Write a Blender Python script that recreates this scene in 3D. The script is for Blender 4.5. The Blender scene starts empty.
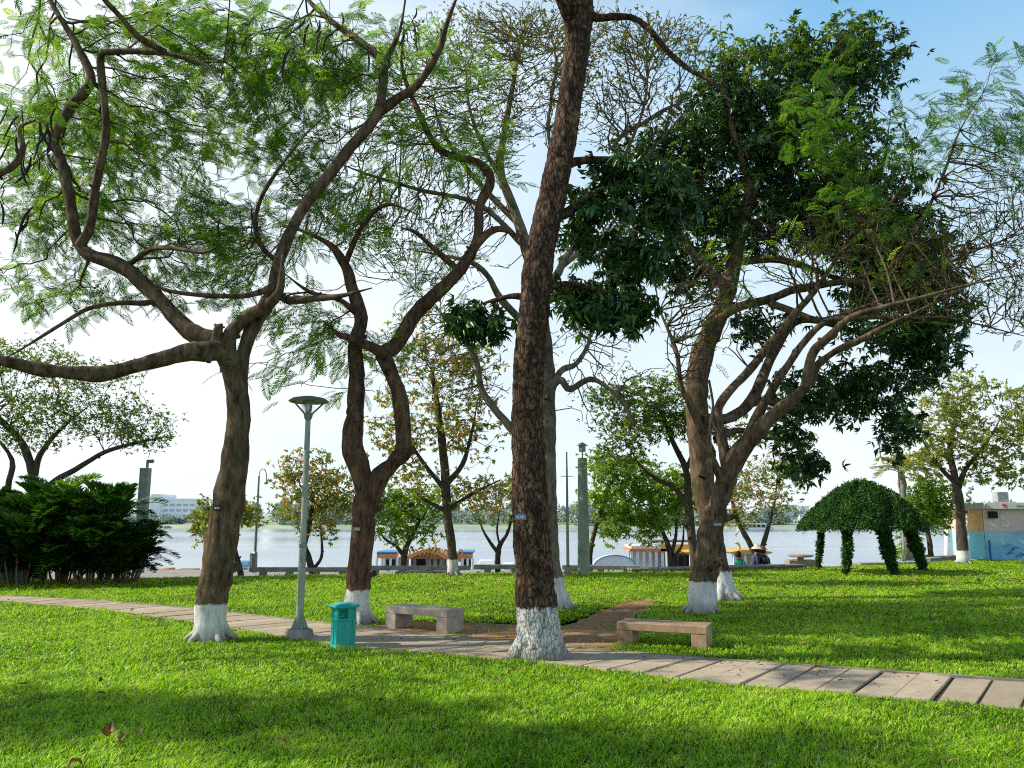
import bpy, math, random
import numpy as np
from mathutils import Vector, Matrix, noise
R = np.random.default_rng(7)
random.seed(7)
SC = bpy.context.scene
COL = SC.collection
rad = math.radians

# ------------------------------------------------------------------ camera
F = 800.0
CAMZ = 1.7
PITCH = math.atan(131 / F)
cam = bpy.data.cameras.new('camera'); camo = bpy.data.objects.new('camera', cam); COL.objects.link(camo)
cam.sensor_width = 36; cam.lens = 36 * F / 1024; cam.clip_end = 8000; cam.clip_start = 0.1
camo.location = (0, 0, CAMZ); camo.rotation_euler = (math.pi / 2 + PITCH, 0, 0)
SC.camera = camo
SP, CP = math.sin(PITCH), math.cos(PITCH)

def P(px, py, Y):
    """world point seen at photo position (px,py), at forward distance Y"""
    u = (px - 512) / F; v = (384 - py) / F
    k = Y / (CP - v * SP)
    return np.array([u * k, Y, CAMZ + (SP + v * CP) * k])

def G(px, py, z=0.0):
    u = (px - 512) / F; v = (384 - py) / F
    k = (z - CAMZ) / (SP + v * CP)
    return np.array([u * k, (CP - v * SP) * k, z])

# ------------------------------------------------------------------ objects
def link(o, parent=None):
    COL.objects.link(o)
    if parent is not None: o.parent = parent
    return o

def tag(o, label=None, cat=None, group=None, kind=None):
    if label: o['label'] = label
    if cat: o['category'] = cat
    if group: o['group'] = group
    if kind: o['kind'] = kind
    return o

def thing(name, label, cat, loc=(0, 0, 0), rz=0.0, group=None):
    o = bpy.data.objects.new(name, None); o.empty_display_size = 0.1
    o.location = tuple(float(a) for a in loc); o.rotation_euler = (0, 0, rz)
    link(o); return tag(o, label, cat, group)

def raw_mesh(name, V, Fq, mat, rnd=None, smooth=False):
    """V (n,3); Fq list of int arrays (m,k)"""
    me = bpy.data.meshes.new(name)
    V = np.asarray(V, dtype=np.float32)
    Fq = [np.asarray(f, dtype=np.int32) for f in Fq if len(f)]
    me.vertices.add(len(V)); me.vertices.foreach_set('co', V.ravel())
    nl = sum(f.size for f in Fq); npoly = sum(len(f) for f in Fq)
    me.loops.add(nl); me.polygons.add(npoly)
    me.loops.foreach_set('vertex_index', np.concatenate([f.ravel() for f in Fq]))
    tot = np.concatenate([np.full(len(f), f.shape[1], np.int32) for f in Fq])
    st = np.concatenate([[0], np.cumsum(tot)[:-1]]).astype(np.int32)
    me.polygons.foreach_set('loop_start', st)
    if smooth: me.polygons.foreach_set('use_smooth', np.ones(npoly, bool))
    me.update(calc_edges=True)
    if rnd is not None:
        a = me.attributes.new('rnd', 'FLOAT', 'POINT'); a.data.foreach_set('value', np.asarray(rnd, np.float32))
    if mat is not None: me.materials.append(mat)
    return me

def mesh_obj(name, me, parent=None, loc=None):
    o = bpy.data.objects.new(name, me); link(o, parent)
    if loc is not None: o.location = tuple(float(a) for a in loc)
    return o

class MB:
    def __init__(s): s.v = []; s.f = []
    def add(s, vs, fs):
        b = len(s.v); s.v += [tuple(map(float, a)) for a in vs]; s.f += [tuple(b + i for i in f) for f in fs]; return s
    def box(s, c, size, rz=0.0, taper=1.0, top=None):
        cx, cy, cz = c; sx, sy, sz = [a / 2 for a in size]; vs = []
        for z, k in ((-sz, 1), (sz, taper)):
            for x, y in ((-sx, -sy), (sx, -sy), (sx, sy), (-sx, sy)):
                x, y = x * k, y * k
                vs.append((cx + x * math.cos(rz) - y * math.sin(rz), cy + x * math.sin(rz) + y * math.cos(rz), cz + z))
        return s.add(vs, [(3, 2, 1, 0), (4, 5, 6, 7), (0, 1, 5, 4), (1, 2, 6, 5), (2, 3, 7, 6), (3, 0, 4, 7)])
    def lathe(s, prof, n=16, c=(0, 0, 0), rot=0.0, cap=True):
        vs = []; fs = []
        for r, z in prof:
            for i in range(n):
                a = rot + 2 * math.pi * i / n
                vs.append((c[0] + r * math.cos(a), c[1] + r * math.sin(a), c[2] + z))
        for j in range(len(prof) - 1):
            for i in range(n):
                k = (i + 1) % n
                fs.append((j * n + i, j * n + k, (j + 1) * n + k, (j + 1) * n + i))
        if cap:
            fs.append(tuple(range(n))[::-1]); fs.append(tuple((len(prof) - 1) * n + i for i in range(n)))
        return s.add(vs, fs)
    def tube(s, pts, r, n=8):
        V, Fq = tube(np.array(pts, float), np.full(len(pts), r) if np.isscalar(r) else np.array(r, float), n)
        return s.add(V, [tuple(f) for f in Fq] + [tuple(range(n))[::-1], tuple(len(V) - n + i for i in range(n))])
    def prism(s, poly, axis_a, axis_b, ext, o):
        """poly 2D in axes a,b, extruded along ext vector from origin o"""
        a = np.array(axis_a, float); b = np.array(axis_b, float); e = np.array(ext, float); o = np.array(o, float)
        n = len(poly); v0 = [o + a * x + b * y for x, y in poly]
        return s.add(v0 + [p + e for p in v0], [tuple(range(n))[::-1], tuple(range(n, 2 * n))] + [(i, (i + 1) % n, n + (i + 1) % n, n + i) for i in range(n)])
    def build(s, name, mat, parent=None, bevel=0.0, smooth=False, loc=None):
        me = bpy.data.meshes.new(name); me.from_pydata(s.v, [], s.f); me.update()
        import bmesh
        bm = bmesh.new(); bm.from_mesh(me); bmesh.ops.recalc_face_normals(bm, faces=bm.faces); bm.to_mesh(me); bm.free()
        if smooth: me.polygons.foreach_set('use_smooth', [True] * len(me.polygons))
        if mat: me.materials.append(mat)
        o = mesh_obj(name, me, parent, loc)
        if bevel:
            m = o.modifiers.new('bevel', 'BEVEL'); m.width = bevel; m.segments = 2; m.limit_method = 'ANGLE'
        return o

def catmull(pts, sub):
    pts = np.asarray(pts, float)
    if len(pts) < 3 or sub < 2:
        if sub < 2: return pts
        t = np.linspace(0, 1, sub + 1)[:, None]; return pts[0] * (1 - t) + pts[-1] * t if len(pts) == 2 else pts
    p = np.vstack([2 * pts[0] - pts[1], pts, 2 * pts[-1] - pts[-2]]); out = []
    t = np.linspace(0, 1, sub, endpoint=False)[:, None]
    for i in range(1, len(p) - 2):
        a, b, c, d = p[i - 1], p[i], p[i + 1], p[i + 2]
        out.append(0.5 * (2 * b + (c - a) * t + (2 * a - 5 * b + 4 * c - d) * t ** 2 + (3 * b - a - 3 * c + d) * t ** 3))
    out.append(pts[-1:]); return np.vstack(out)

def tube(pts, r, n=6, rough=0.0):
    pts = np.asarray(pts, float); m = len(pts)
    T = np.gradient(pts, axis=0); T /= (np.linalg.norm(T, axis=1)[:, None] + 1e-9)
    u = np.cross(T[0], [0.3, 0.9, 0.2]); u /= np.linalg.norm(u) + 1e-9
    V = np.empty((m, n, 3)); ang = np.arange(n) * 2 * np.pi / n; ca, sa = np.cos(ang), np.sin(ang)
    for i in range(m):
        u = u - T[i] * (u @ T[i]); u /= np.linalg.norm(u) + 1e-9
        w = np.cross(T[i], u)
        V[i] = pts[i] + r[i] * (ca[:, None] * u + sa[:, None] * w)
    V = V.reshape(-1, 3)
    i = np.arange(m - 1)[:, None] * n; k = np.arange(n)[None]; k2 = (k + 1) % n
    Fq = np.stack([i + k, i + k2, i + n + k2, i + n + k], -1).reshape(-1, 4)
    return V, Fq

class Geo:
    """merges numpy pieces into a single mesh"""
    def __init__(s): s.V = []; s.F = {}; s.R = []; s.n = 0
    def add(s, V, Fl, rnd=0.0):
        V = np.asarray(V)
        for f in Fl:
            f = np.asarray(f)
            if len(f): s.F.setdefault(f.shape[1], []).append(f + s.n)
        s.V.append(V); s.R.append(np.full(len(V), rnd) if np.isscalar(rnd) else np.asarray(rnd)); s.n += len(V)
    def mesh(s, name, mat, smooth=False):
        return raw_mesh(name, np.vstack(s.V), [np.vstack(v) for v in s.F.values()], mat, np.concatenate(s.R), smooth)

def scatter(geo, tmpl, pos, X, Z, sc, rnd):
    """instance template (V,[faces]) N times; X = forward dir, Z = approx up"""
    V, Fl = tmpl
    pos = np.asarray(pos); X = np.asarray(X); N = len(pos)
    if N == 0: return
    X = X / (np.linalg.norm(X, axis=1)[:, None] + 1e-9)
    Y = np.cross(Z, X); Y /= (np.linalg.norm(Y, axis=1)[:, None] + 1e-9)
    Zz = np.cross(X, Y)
    M = np.stack([X, Y, Zz], -1) * np.asarray(sc)[:, None, None]
    W = np.einsum('nij,vj->nvi', M, V) + pos[:, None, :]
    nv = len(V); off = (np.arange(N) * nv)[:, None, None]
    geo.add(W.reshape(-1, 3), [(np.asarray(f)[None] + off).reshape(-1, np.asarray(f).shape[1]) for f in Fl], np.repeat(rnd, nv))

# ------------------------------------------------------------------ leaf templates
def leaf_quads(base, d, side, L, W, droop=0.25, fold=0.15):
    """folded leaf: 6 verts, 2 quads"""
    base = np.array(base, float); d = np.array(d, float); d /= np.linalg.norm(d); s = np.array(side, float); s /= np.linalg.norm(s)
    up = np.cross(d, s)
    m = base + d * L * .5; t = base + d * L + np.array([0, 0, -droop * L])
    V = [base, m + s * W / 2 + up * fold * W, m + np.array([0, 0, -droop * L * .2]), m - s * W / 2 + up * fold * W, t]
    return np.array(V), [(0, 1, 2), (2, 1, 4), (0, 2, 3), (2, 4, 3)]

def merge(parts):
    V = []; Fl = []; n = 0
    for v, f in parts:
        V.append(v); Fl += [tuple(i + n for i in a) for a in f]; n += len(v)
    V = np.vstack(V); by = {}
    for a in Fl: by.setdefault(len(a), []).append(a)
    return V, [np.array(x) for x in by.values()]

def t_frond(pairs=11, leaf=6, fine=True):
    rs = np.random.default_rng(3); parts = []
    def rach(t): return np.array([t, 0, 0.10 * t - 0.28 * t * t])
    pts = np.array([rach(t) for t in np.linspace(0, 1, 5)]); V, Fq = tube(pts, np.full(5, .006), 3); parts.append((V, [tuple(f) for f in Fq]))
    for i in range(pairs):
        t = .14 + .84 * i / (pairs - 1); b = rach(t)
        pl = .27 * (math.sin(math.pi * min(1, .18 + .80 * t)) ** .6) * rs.uniform(.85, 1.1)
        for sgn in (-1, 1):
            a = rad(62 - 20 * t + rs.uniform(-5, 5)); d = np.array([math.cos(a), sgn * math.sin(a), rs.uniform(-.25, .05)])
            side = np.cross([0, 0, 1], d); side /= np.linalg.norm(side)
            if fine:
                for j in range(leaf):
                    s = (j + .5) / leaf; q = b + d * pl * s + np.array([0, 0, -.10 * pl * s * s]); w = .052 * (1 - .6 * abs(s - .4)); h = pl / leaf * .40
                    parts.append((np.array([q - d * h, q + side * w + d * h * .5, q + d * h, q - side * w + d * h * .5]), [(0, 1, 2, 3)]))
            else:
                q = b + d * pl
                parts.append((np.array([b, b + d * pl * .5 + side * .024, q, b + d * pl * .5 - side * .024]), [(0, 1, 2, 3)]))
    return merge(parts)

def t_spray(n=8, L=.16, W=.05, droop=.5, seed=1, spread=1.0):
    rs = np.random.default_rng(seed); parts = []
    for i in range(n):
        a = i * 2.4 + rs.uniform(-.3, .3); e = rs.uniform(-.7, .35) * spread
        d = np.array([math.cos(a) * math.cos(e) + .35, math.sin(a) * math.cos(e), math.sin(e)])
        side = np.cross([0, 0, 1], d) + rs.normal(0, .25, 3)
        parts.append(leaf_quads(np.array([rs.uniform(-.5, .5) * L, 0, 0]), d, side, L * rs.uniform(.75, 1.15), W * rs.uniform(.8, 1.15), droop * rs.uniform(.5, 1.3)))
    return merge(parts)

FROND = t_frond(14, 1, False)
FROND_F = t_frond(13, 5, True)
FROND_LO = t_frond(9, 1, False)
SPRAY = [t_spray(9, .13, .052, .5, s) for s in (1, 2, 3)]
SPRIG = [t_spray(7, .11, .06, .25, s) for s in (4, 5, 6)]
SPECK = [t_spray(5, .055, .03, .2, s) for s in (7, 8)]

# ------------------------------------------------------------------ materials
def nt(name):
    m = bpy.data.materials.new(name); m.use_nodes = True; t = m.node_tree; t.nodes.clear()
    o = t.nodes.new('ShaderNodeOutputMaterial'); return m, t, o
def N(t, typ, **kw):
    n = t.nodes.new(typ)
    for k, v in kw.items():
        if k.startswith('i_'):
            key = k[2:].replace('_', ' ')
            n.inputs[int(key) if key.isdigit() else key].default_value = v
        else: setattr(n, k, v)
    return n
def ramp(t, src, stops, interp='LINEAR'):
    r = t.nodes.new('ShaderNodeValToRGB'); e = r.color_ramp; e.interpolation = interp
    while len(e.elements) > 1: e.elements.remove(e.elements[0])
    e.elements[0].position = stops[0][0]; e.elements[0].color = (*stops[0][1], 1)
    for p, c in stops[1:]:
        x = e.elements.new(p); x.color = (*c, 1)
    t.links.new(src, r.inputs[0]); return r.outputs[0]
def mix(t, fac, a, b, mode='MIX'):
    m = t.nodes.new('ShaderNodeMix'); m.data_type = 'RGBA'; m.blend_type = mode
    for sock, v in ((m.inputs[0], fac), (m.inputs[6], a), (m.inputs[7], b)):
        if hasattr(v, 'is_linked'): t.links.new(v, sock)
        else: sock.default_value = v if not isinstance(v, tuple) else (*v, 1)[:4]
    return m.outputs[2]
def tnoise(t, scale, detail=5, rough=.6, coord=None, stretch=None):
    g = t.nodes.new('ShaderNodeNewGeometry') if coord is None else None
    src = g.outputs['Position'] if g else coord
    if stretch:
        mp = t.nodes.new('ShaderNodeMapping'); mp.inputs['Scale'].default_value = stretch; t.links.new(src, mp.inputs[0]); src = mp.outputs[0]
    n = t.nodes.new('ShaderNodeTexNoise'); n.inputs['Scale'].default_value = scale; n.inputs['Detail'].default_value = detail; n.inputs['Roughness'].default_value = rough
    t.links.new(src, n.inputs['Vector']); return n.outputs['Fac']
def bsdf(t, o, col, rough=.7, bump=None, bstr=.3, bdist=.01, spec=.5, metal=0.0):
    b = t.nodes.new('ShaderNodeBsdfPrincipled')
    if hasattr(col, 'is_linked'): t.links.new(col, b.inputs['Base Color'])
    else: b.inputs['Base Color'].default_value = (*col, 1)[:4]
    b.inputs['Roughness'].default_value = rough; b.inputs['Specular IOR Level'].default_value = spec; b.inputs['Metallic'].default_value = metal
    if bump is not None:
        bp = t.nodes.new('ShaderNodeBump'); bp.inputs['Strength'].default_value = bstr; bp.inputs['Distance'].default_value = bdist
        t.links.new(bump, bp.inputs['Height']); t.links.new(bp.outputs[0], b.inputs['Normal'])
    t.links.new(b.outputs[0], o.inputs[0]); return b

def mat_simple(name, col, rough=.6, var=.25, scale=6, bump=.15, spec=.4, metal=0.0, dirt=None):
    m, t, o = nt(name); n = tnoise(t, scale); c2 = tuple(max(0, c * (1 - var)) for c in col); c1 = tuple(min(1, c * (1 + var)) for c in col)
    c = ramp(t, n, [(.3, c2), (.7, c1)])
    if dirt:
        c = mix(t, ramp(t, tnoise(t, scale * .35), [(.5, (0, 0, 0)), (.75, (1, 1, 1))]), c, dirt)
    bsdf(t, o, c, rough, tnoise(t, scale * 12), bump, .004, spec, metal); return m

def mat_leaf(name, stops, trans=.45, rough=.5, spec=.35, tint=(1.25, 1.15, .45)):
    m, t, o = nt(name); a = N(t, 'ShaderNodeAttribute', attribute_name='rnd'); c = ramp(t, a.outputs['Fac'], stops)
    b = t.nodes.new('ShaderNodeBsdfPrincipled'); t.links.new(c, b.inputs['Base Color']); b.inputs['Roughness'].default_value = rough; b.inputs['Specular IOR Level'].default_value = spec
    tr = t.nodes.new('ShaderNodeBsdfTranslucent'); tc = mix(t, 1.0, c, tint, 'MULTIPLY'); t.links.new(tc, tr.inputs[0])
    mx = t.nodes.new('ShaderNodeMixShader'); mx.inputs[0].default_value = trans
    t.links.new(b.outputs[0], mx.inputs[1]); t.links.new(tr.outputs[0], mx.inputs[2]); t.links.new(mx.outputs[0], o.inputs[0]); return m

def mat_bark(name, dark, light, white_h=None, rough_scale=18, bstr=.8, bdist=.02, moss=None, patch=None, crack=None):
    m, t, o = nt(name)
    n1 = tnoise(t, rough_scale, 8, .7, stretch=(1, 1, .28)); n2 = tnoise(t, 3.0, 4, .6)
    c = ramp(t, n1, [(.35, dark), (.62, light)])
    if crack:
        g0 = t.nodes.new('ShaderNodeNewGeometry'); mp = t.nodes.new('ShaderNodeMapping'); mp.inputs['Scale'].default_value = (1, 1, .32); t.links.new(g0.outputs['Position'], mp.inputs[0])
        nn = t.nodes.new('ShaderNodeTexNoise'); nn.inputs['Scale'].default_value = 9; t.links.new(mp.outputs[0], nn.inputs[0]); ad0 = t.nodes.new('ShaderNodeMix'); ad0.data_type = 'VECTOR'; ad0.inputs[0].default_value = .10; t.links.new(mp.outputs[0], ad0.inputs[4]); t.links.new(nn.outputs['Color'], ad0.inputs[5])
        vo = t.nodes.new('ShaderNodeTexVoronoi'); vo.feature = 'DISTANCE_TO_EDGE'; vo.inputs['Scale'].default_value = crack; t.links.new(ad0.outputs[1], vo.inputs['Vector'])
        cf = ramp(t, vo.outputs['Distance'], [(0, (.35, .35, .35)), (.10, (.85, .85, .85)), (.3, (1, 1, 1))])
        n1 = mix(t, 1.0, n1, cf, 'MULTIPLY')
    c = ramp(t, n1, [(.12, tuple(x * .3 for x in dark)), (.35, dark), (.62, light)])
    c = mix(t, ramp(t, n2, [(.4, (.0, .0, .0)), (.7, (.6, .6, .6))]), c, tuple(x * .55 for x in dark))
    if patch: c = mix(t, ramp(t, tnoise(t, 5.5, 5, .7), [(.58, (0, 0, 0)), (.66, (.8, .8, .8))]), c, patch)
    if moss: c = mix(t, ramp(t, tnoise(t, 2.2, 5, .7), [(.55, (0, 0, 0)), (.7, (.8, .8, .8))]), c, moss)
    if white_h:
        g = t.nodes.new('ShaderNodeNewGeometry'); sx = t.nodes.new('ShaderNodeSeparateXYZ'); t.links.new(g.outputs['Position'], sx.inputs[0])
        ad = N(t, 'ShaderNodeMath', operation='MULTIPLY_ADD'); t.links.new(tnoise(t, 9, 4, .6), ad.inputs[0]); ad.inputs[1].default_value = .13; t.links.new(sx.outputs[2], ad.inputs[2])
        lt = N(t, 'ShaderNodeMapRange'); t.links.new(ad.outputs[0], lt.inputs[0]); lt.inputs[1].default_value = white_h + .055; lt.inputs[2].default_value = white_h + .085; lt.inputs[3].default_value = 1; lt.inputs[4].default_value = 0
        wc = ramp(t, n1, [(.16, (.14, .13, .12)), (.34, (.48, .48, .46)), (.55, (.74, .73, .70))])
        lo = N(t, 'ShaderNodeMapRange'); t.links.new(ad.outputs[0], lo.inputs[0]); lo.inputs[1].default_value = .06; lo.inputs[2].default_value = .30; lo.inputs[3].default_value = .85; lo.inputs[4].default_value = 0
        wc = mix(t, lo.outputs[0], wc, (.20, .18, .13))
        c = mix(t, lt.outputs[0], c, wc)
    bsdf(t, o, c, .9, n1, bstr, bdist, .2); return m

M = {}
M['grass'] = mat_leaf('grass_blade', [(0, (.13, .27, .010)), (.4, (.36, .62, .024)), (.8, (.58, .84, .05)), (.95, (.74, .86, .14)), (1, (.70, .58, .22))], .45, .45, .3, (1.1, 1.2, .5))
M['fern'] = mat_leaf('feathery_leaf', [(0, (.05, .14, .03)), (.45, (.12, .28, .045)), (.8, (.28, .52, .055)), (1, (.52, .56, .09))], .6)
M['fern_yellow'] = mat_leaf('yellowing_leaf', [(0, (.09, .14, .03)), (.5, (.17, .22, .04)), (1, (.34, .30, .06))], .5)
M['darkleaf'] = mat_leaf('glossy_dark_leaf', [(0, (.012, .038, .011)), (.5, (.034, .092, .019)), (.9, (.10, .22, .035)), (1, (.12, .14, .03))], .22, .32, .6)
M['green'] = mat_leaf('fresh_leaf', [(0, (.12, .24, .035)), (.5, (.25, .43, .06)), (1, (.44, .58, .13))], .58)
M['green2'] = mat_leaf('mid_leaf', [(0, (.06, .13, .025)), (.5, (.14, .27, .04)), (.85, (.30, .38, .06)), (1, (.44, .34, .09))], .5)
M['autumn'] = mat_leaf('turning_leaf', [(0, (.13, .24, .04)), (.40, (.26, .36, .08)), (.68, (.44, .35, .14)), (.93, (.52, .28, .12)), (1, (.66, .22, .07))], .55)
M['olive'] = mat_leaf('olive_leaf', [(0, (.13, .20, .035)), (.5, (.30, .37, .07)), (.85, (.50, .50, .12)), (1, (.60, .46, .14))], .5)
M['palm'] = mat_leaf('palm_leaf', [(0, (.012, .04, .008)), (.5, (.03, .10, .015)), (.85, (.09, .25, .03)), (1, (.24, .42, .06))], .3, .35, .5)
M['vine'] = mat_leaf('vine_leaf', [(0, (.022, .075, .010)), (.6, (.055, .17, .018)), (1, (.13, .30, .035))], .3)
M['bark1'] = mat_bark('smooth_bark', (.030, .020, .012), (.22, .145, .085), .50, 13, .9, .02, moss=(.10, .10, .045))
M['bark2'] = mat_bark('reddish_bark', (.035, .020, .013), (.22, .13, .08), .52, 13, .9, .02)
M['bark3'] = mat_bark('flaky_bark', (.045, .027, .018), (.23, .14, .09), .60, 16, 1.0, .03, patch=(.30, .17, .10), crack=25)
M['bark4'] = mat_bark('grey_bark', (.075, .06, .042), (.30, .245, .175), .56, 12, .5, .012, moss=(.13, .14, .08))
M['bark5'] = mat_bark('mottled_bark', (.035, .023, .014), (.24, .165, .10), .54, 13, .9, .02, moss=(.07, .075, .03))
M['bark6'] = mat_bark('brown_bark', (.045, .03, .02), (.24, .16, .10), .56, 14, .7, .02, moss=(.05, .07, .02))
M['bark7'] = mat_bark('thin_bark', (.05, .038, .028), (.15, .11, .08), .0, 16, .4, .01)
M['bark7w'] = mat_bark('thin_bark_white', (.05, .038, .028), (.15, .11, .08), .45, 16, .4, .01)
M['pod'] = mat_simple('dry_pod', (.02, .012, .009), .6)
M['concrete'] = mat_simple('concrete', (.34, .32, .28), .9, .3, 5, .4, .2, dirt=(.16, .15, .12))
M['bench'] = mat_simple('bench_stone', (.42, .35, .28), .55, .22, 9, .25, .4, dirt=(.22, .17, .13))
M['bench2'] = mat_simple('brown_bench_stone', (.44, .28, .17), .5, .22, 9, .25, .4, dirt=(.26, .17, .11))
M['white'] = mat_simple('white_paint', (.75, .76, .76), .5, .08, 4)
M['teal'] = mat_simple('teal_plastic', (.012, .38, .34), .38, .08, 3, .1, .5, dirt=(.02, .34, .30))
M['dark'] = mat_simple('dark_inside', (.012, .012, .014), .8)
M['tealtarp'] = mat_simple('teal_sheet', (.02, .30, .27), .6, .2, 3)
M['postpaint'] = mat_simple('grey_green_paint', (.33, .37, .31), .55, .15, 6, .15, .4, dirt=(.20, .23, .15))
M['lampmetal'] = mat_simple('dull_metal', (.22, .25, .22), .45, .15, 8, .1, .5, .3)
M['pole'] = mat_simple('painted_concrete', (.30, .36, .31), .8, .2, 3, .3, .2, dirt=(.20, .24, .20))
M['orange'] = mat_simple('orange_paint', (.62, .24, .08), .5, .15, 9)
M['yellow'] = mat_simple('yellow_paint', (.70, .42, .08), .5, .12, 9)
M['brownroof'] = mat_simple('brown_roof', (.30, .12, .055), .7, .2, 12)
M['blue'] = mat_simple('blue_paint', (.10, .27, .48), .5, .12, 9)
M['wood'] = mat_simple('weathered_wood', (.20, .13, .08), .8, .25, 9)
M['curtain'] = mat_simple('pale_curtain', (.42, .50, .52), .7, .2, 9)
M['tagblue'] = mat_simple('blue_tag', (.10, .20, .42), .5, .1, 20)
M['dirt'] = mat_simple('bare_soil', (.38, .21, .11), .95, .25, 7, .6, .1, dirt=(.24, .14, .07))
M['deadleaf'] = mat_leaf('dead_leaf', [(0, (.06, .035, .02)), (.5, (.22, .12, .05)), (1, (.42, .28, .13))], .25)
# ------------------------------------------------------------------ tree building
def blob(n, *bs, depth):
    """attractor points in ellipsoids: (px,py,rx,ry[,depth centre offset, depth radius])"""
    w = np.array([b[2] * b[3] for b in bs], float); w /= w.sum(); out = []
    for b, k in zip(bs, R.multinomial(n, w)):
        dc = b[4] if len(b) > 4 else 0.0; dr = b[5] if len(b) > 5 else (b[2] + b[3]) / 2 * depth / F
        u = R.normal(size=(k, 3)); u /= np.linalg.norm(u, axis=1)[:, None]; u *= (R.random(k) ** .42)[:, None]
        for a in u: out.append(P(b[0] + a[0] * b[2], b[1] + a[1] * b[3], max(2.5, depth + dc + a[2] * dr)))
    return np.array(out)

def limb3(spec, Y, dY=0.0, sub=5):
    """spec [(px,py,r_px)] -> smooth 3D polyline and radii, depth runs from Y to Y+dY (dY may be (start,end))"""
    a, b = (0.0, dY) if np.isscalar(dY) else dY
    k = np.linspace(0, 1, len(spec)); A = []
    for (x, y, r), t in zip(spec, k):
        d = Y + a + (b - a) * t ** 1.2; A.append([*P(x, y, d), r * d / F])
    A = catmull(np.array(A), sub); return A[:, :3], np.maximum(A[:, 3], .004)

def grow(skel, skr, att, bf=.5, tip=.004, expo=.42, rmax=.05, wob=.06, reach=None):
    """connect attractors to the skeleton, balanced minimal tree. returns chains [(pts,r)], nodes info"""
    S = len(skel); Nn = len(att)
    P3 = np.vstack([skel, att]); par = np.full(S + Nn, -1); plen = np.zeros(S + Nn)
    d = np.linalg.norm(att[:, None] - skel[None], axis=2); j = d.argmin(1)
    best = d[np.arange(Nn), j]; bp = j.copy(); done = np.zeros(Nn, bool); cost = best.copy()
    order = []
    for _ in range(Nn):
        i = int(np.argmin(np.where(done, 1e9, cost))); done[i] = True
        par[S + i] = bp[i]; plen[S + i] = plen[bp[i]] + np.linalg.norm(att[i] - P3[bp[i]]); order.append(i)
        dn = np.linalg.norm(att - att[i], axis=1); c = dn + bf * plen[S + i]
        b = (~done) & (c < cost); cost[b] = c[b]; bp[b] = S + i
    tips = np.zeros(S + Nn); kids = {}
    for i in order: kids.setdefault(par[S + i], []).append(S + i)
    for i in reversed(order):
        g = S + i
        if g not in kids: tips[g] = 1
        if par[g] >= S: tips[par[g]] += tips[g]
    chains = []
    starts = [(k, c) for k in kids if k < S for c in kids[k]]
    while starts:
        p0, c = starts.pop(); ch = [p0, c]
        while c in kids:
            ks = sorted(kids[c], key=lambda q: -tips[q]); nx = ks[0]
            for o in ks[1:]: starts.append((c, o))
            ch.append(nx); c = nx
        pts = P3[ch].copy(); r = np.array([tip * max(1, tips[q]) ** expo for q in ch]); r[0] = r[1]
        if p0 < S: r[0] = min(r[1] * 1.3, skr[p0] * .8); r = np.minimum(r, skr[p0] * .75)
        r = np.minimum(r, rmax)
        q = catmull(np.hstack([pts, r[:, None]]), 3)
        L = np.linalg.norm(np.diff(pts, axis=0), axis=1).mean()
        if len(q) > 3: q[1:-1, :3] += R.normal(0, wob * L, (len(q) - 2, 3))
        chains.append((q[:, :3], np.maximum(q[:, 3], tip * .7)))
    nd = P3[S:]; pd = P3[par[S:]]; return chains, nd, nd - pd, tips[S:]

def leaves(geo, tmpls, nd, dr, k, size, spread, up=(.25, .25, 1), flat=.35, droop=0.0, rb=(0, 1), out=0.6):
    n = len(nd); 
    if n == 0: return
    kk = R.poisson(k, n) if k < 4 else np.full(n, int(k))
    idx = np.repeat(np.arange(n), kk); m = len(idx)
    dn = dr[idx] / (np.linalg.norm(dr[idx], axis=1)[:, None] + 1e-6)
    pos = nd[idx] + R.normal(0, spread, (m, 3)) * np.array([1, 1, .7])
    X = dn * out + R.normal(0, .55, (m, 3)) * np.array([1, 1, flat]); X[:, 2] -= droop
    Z = np.tile([0, 0, 1.0], (m, 1)) + R.normal(0, up[0], (m, 3))
    sc = size * R.uniform(.7, 1.25, m)
    base = R.random(n)[idx]; rn = np.clip(rb[0] + (rb[1] - rb[0]) * (base * .5 + R.random(m) * .5), 0, 1)
    which = R.integers(0, len(tmpls), m)
    for i, t in enumerate(tmpls):
        w = which == i
        scatter(geo, t, pos[w], X[w], Z[w], sc[w], rn[w])

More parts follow.
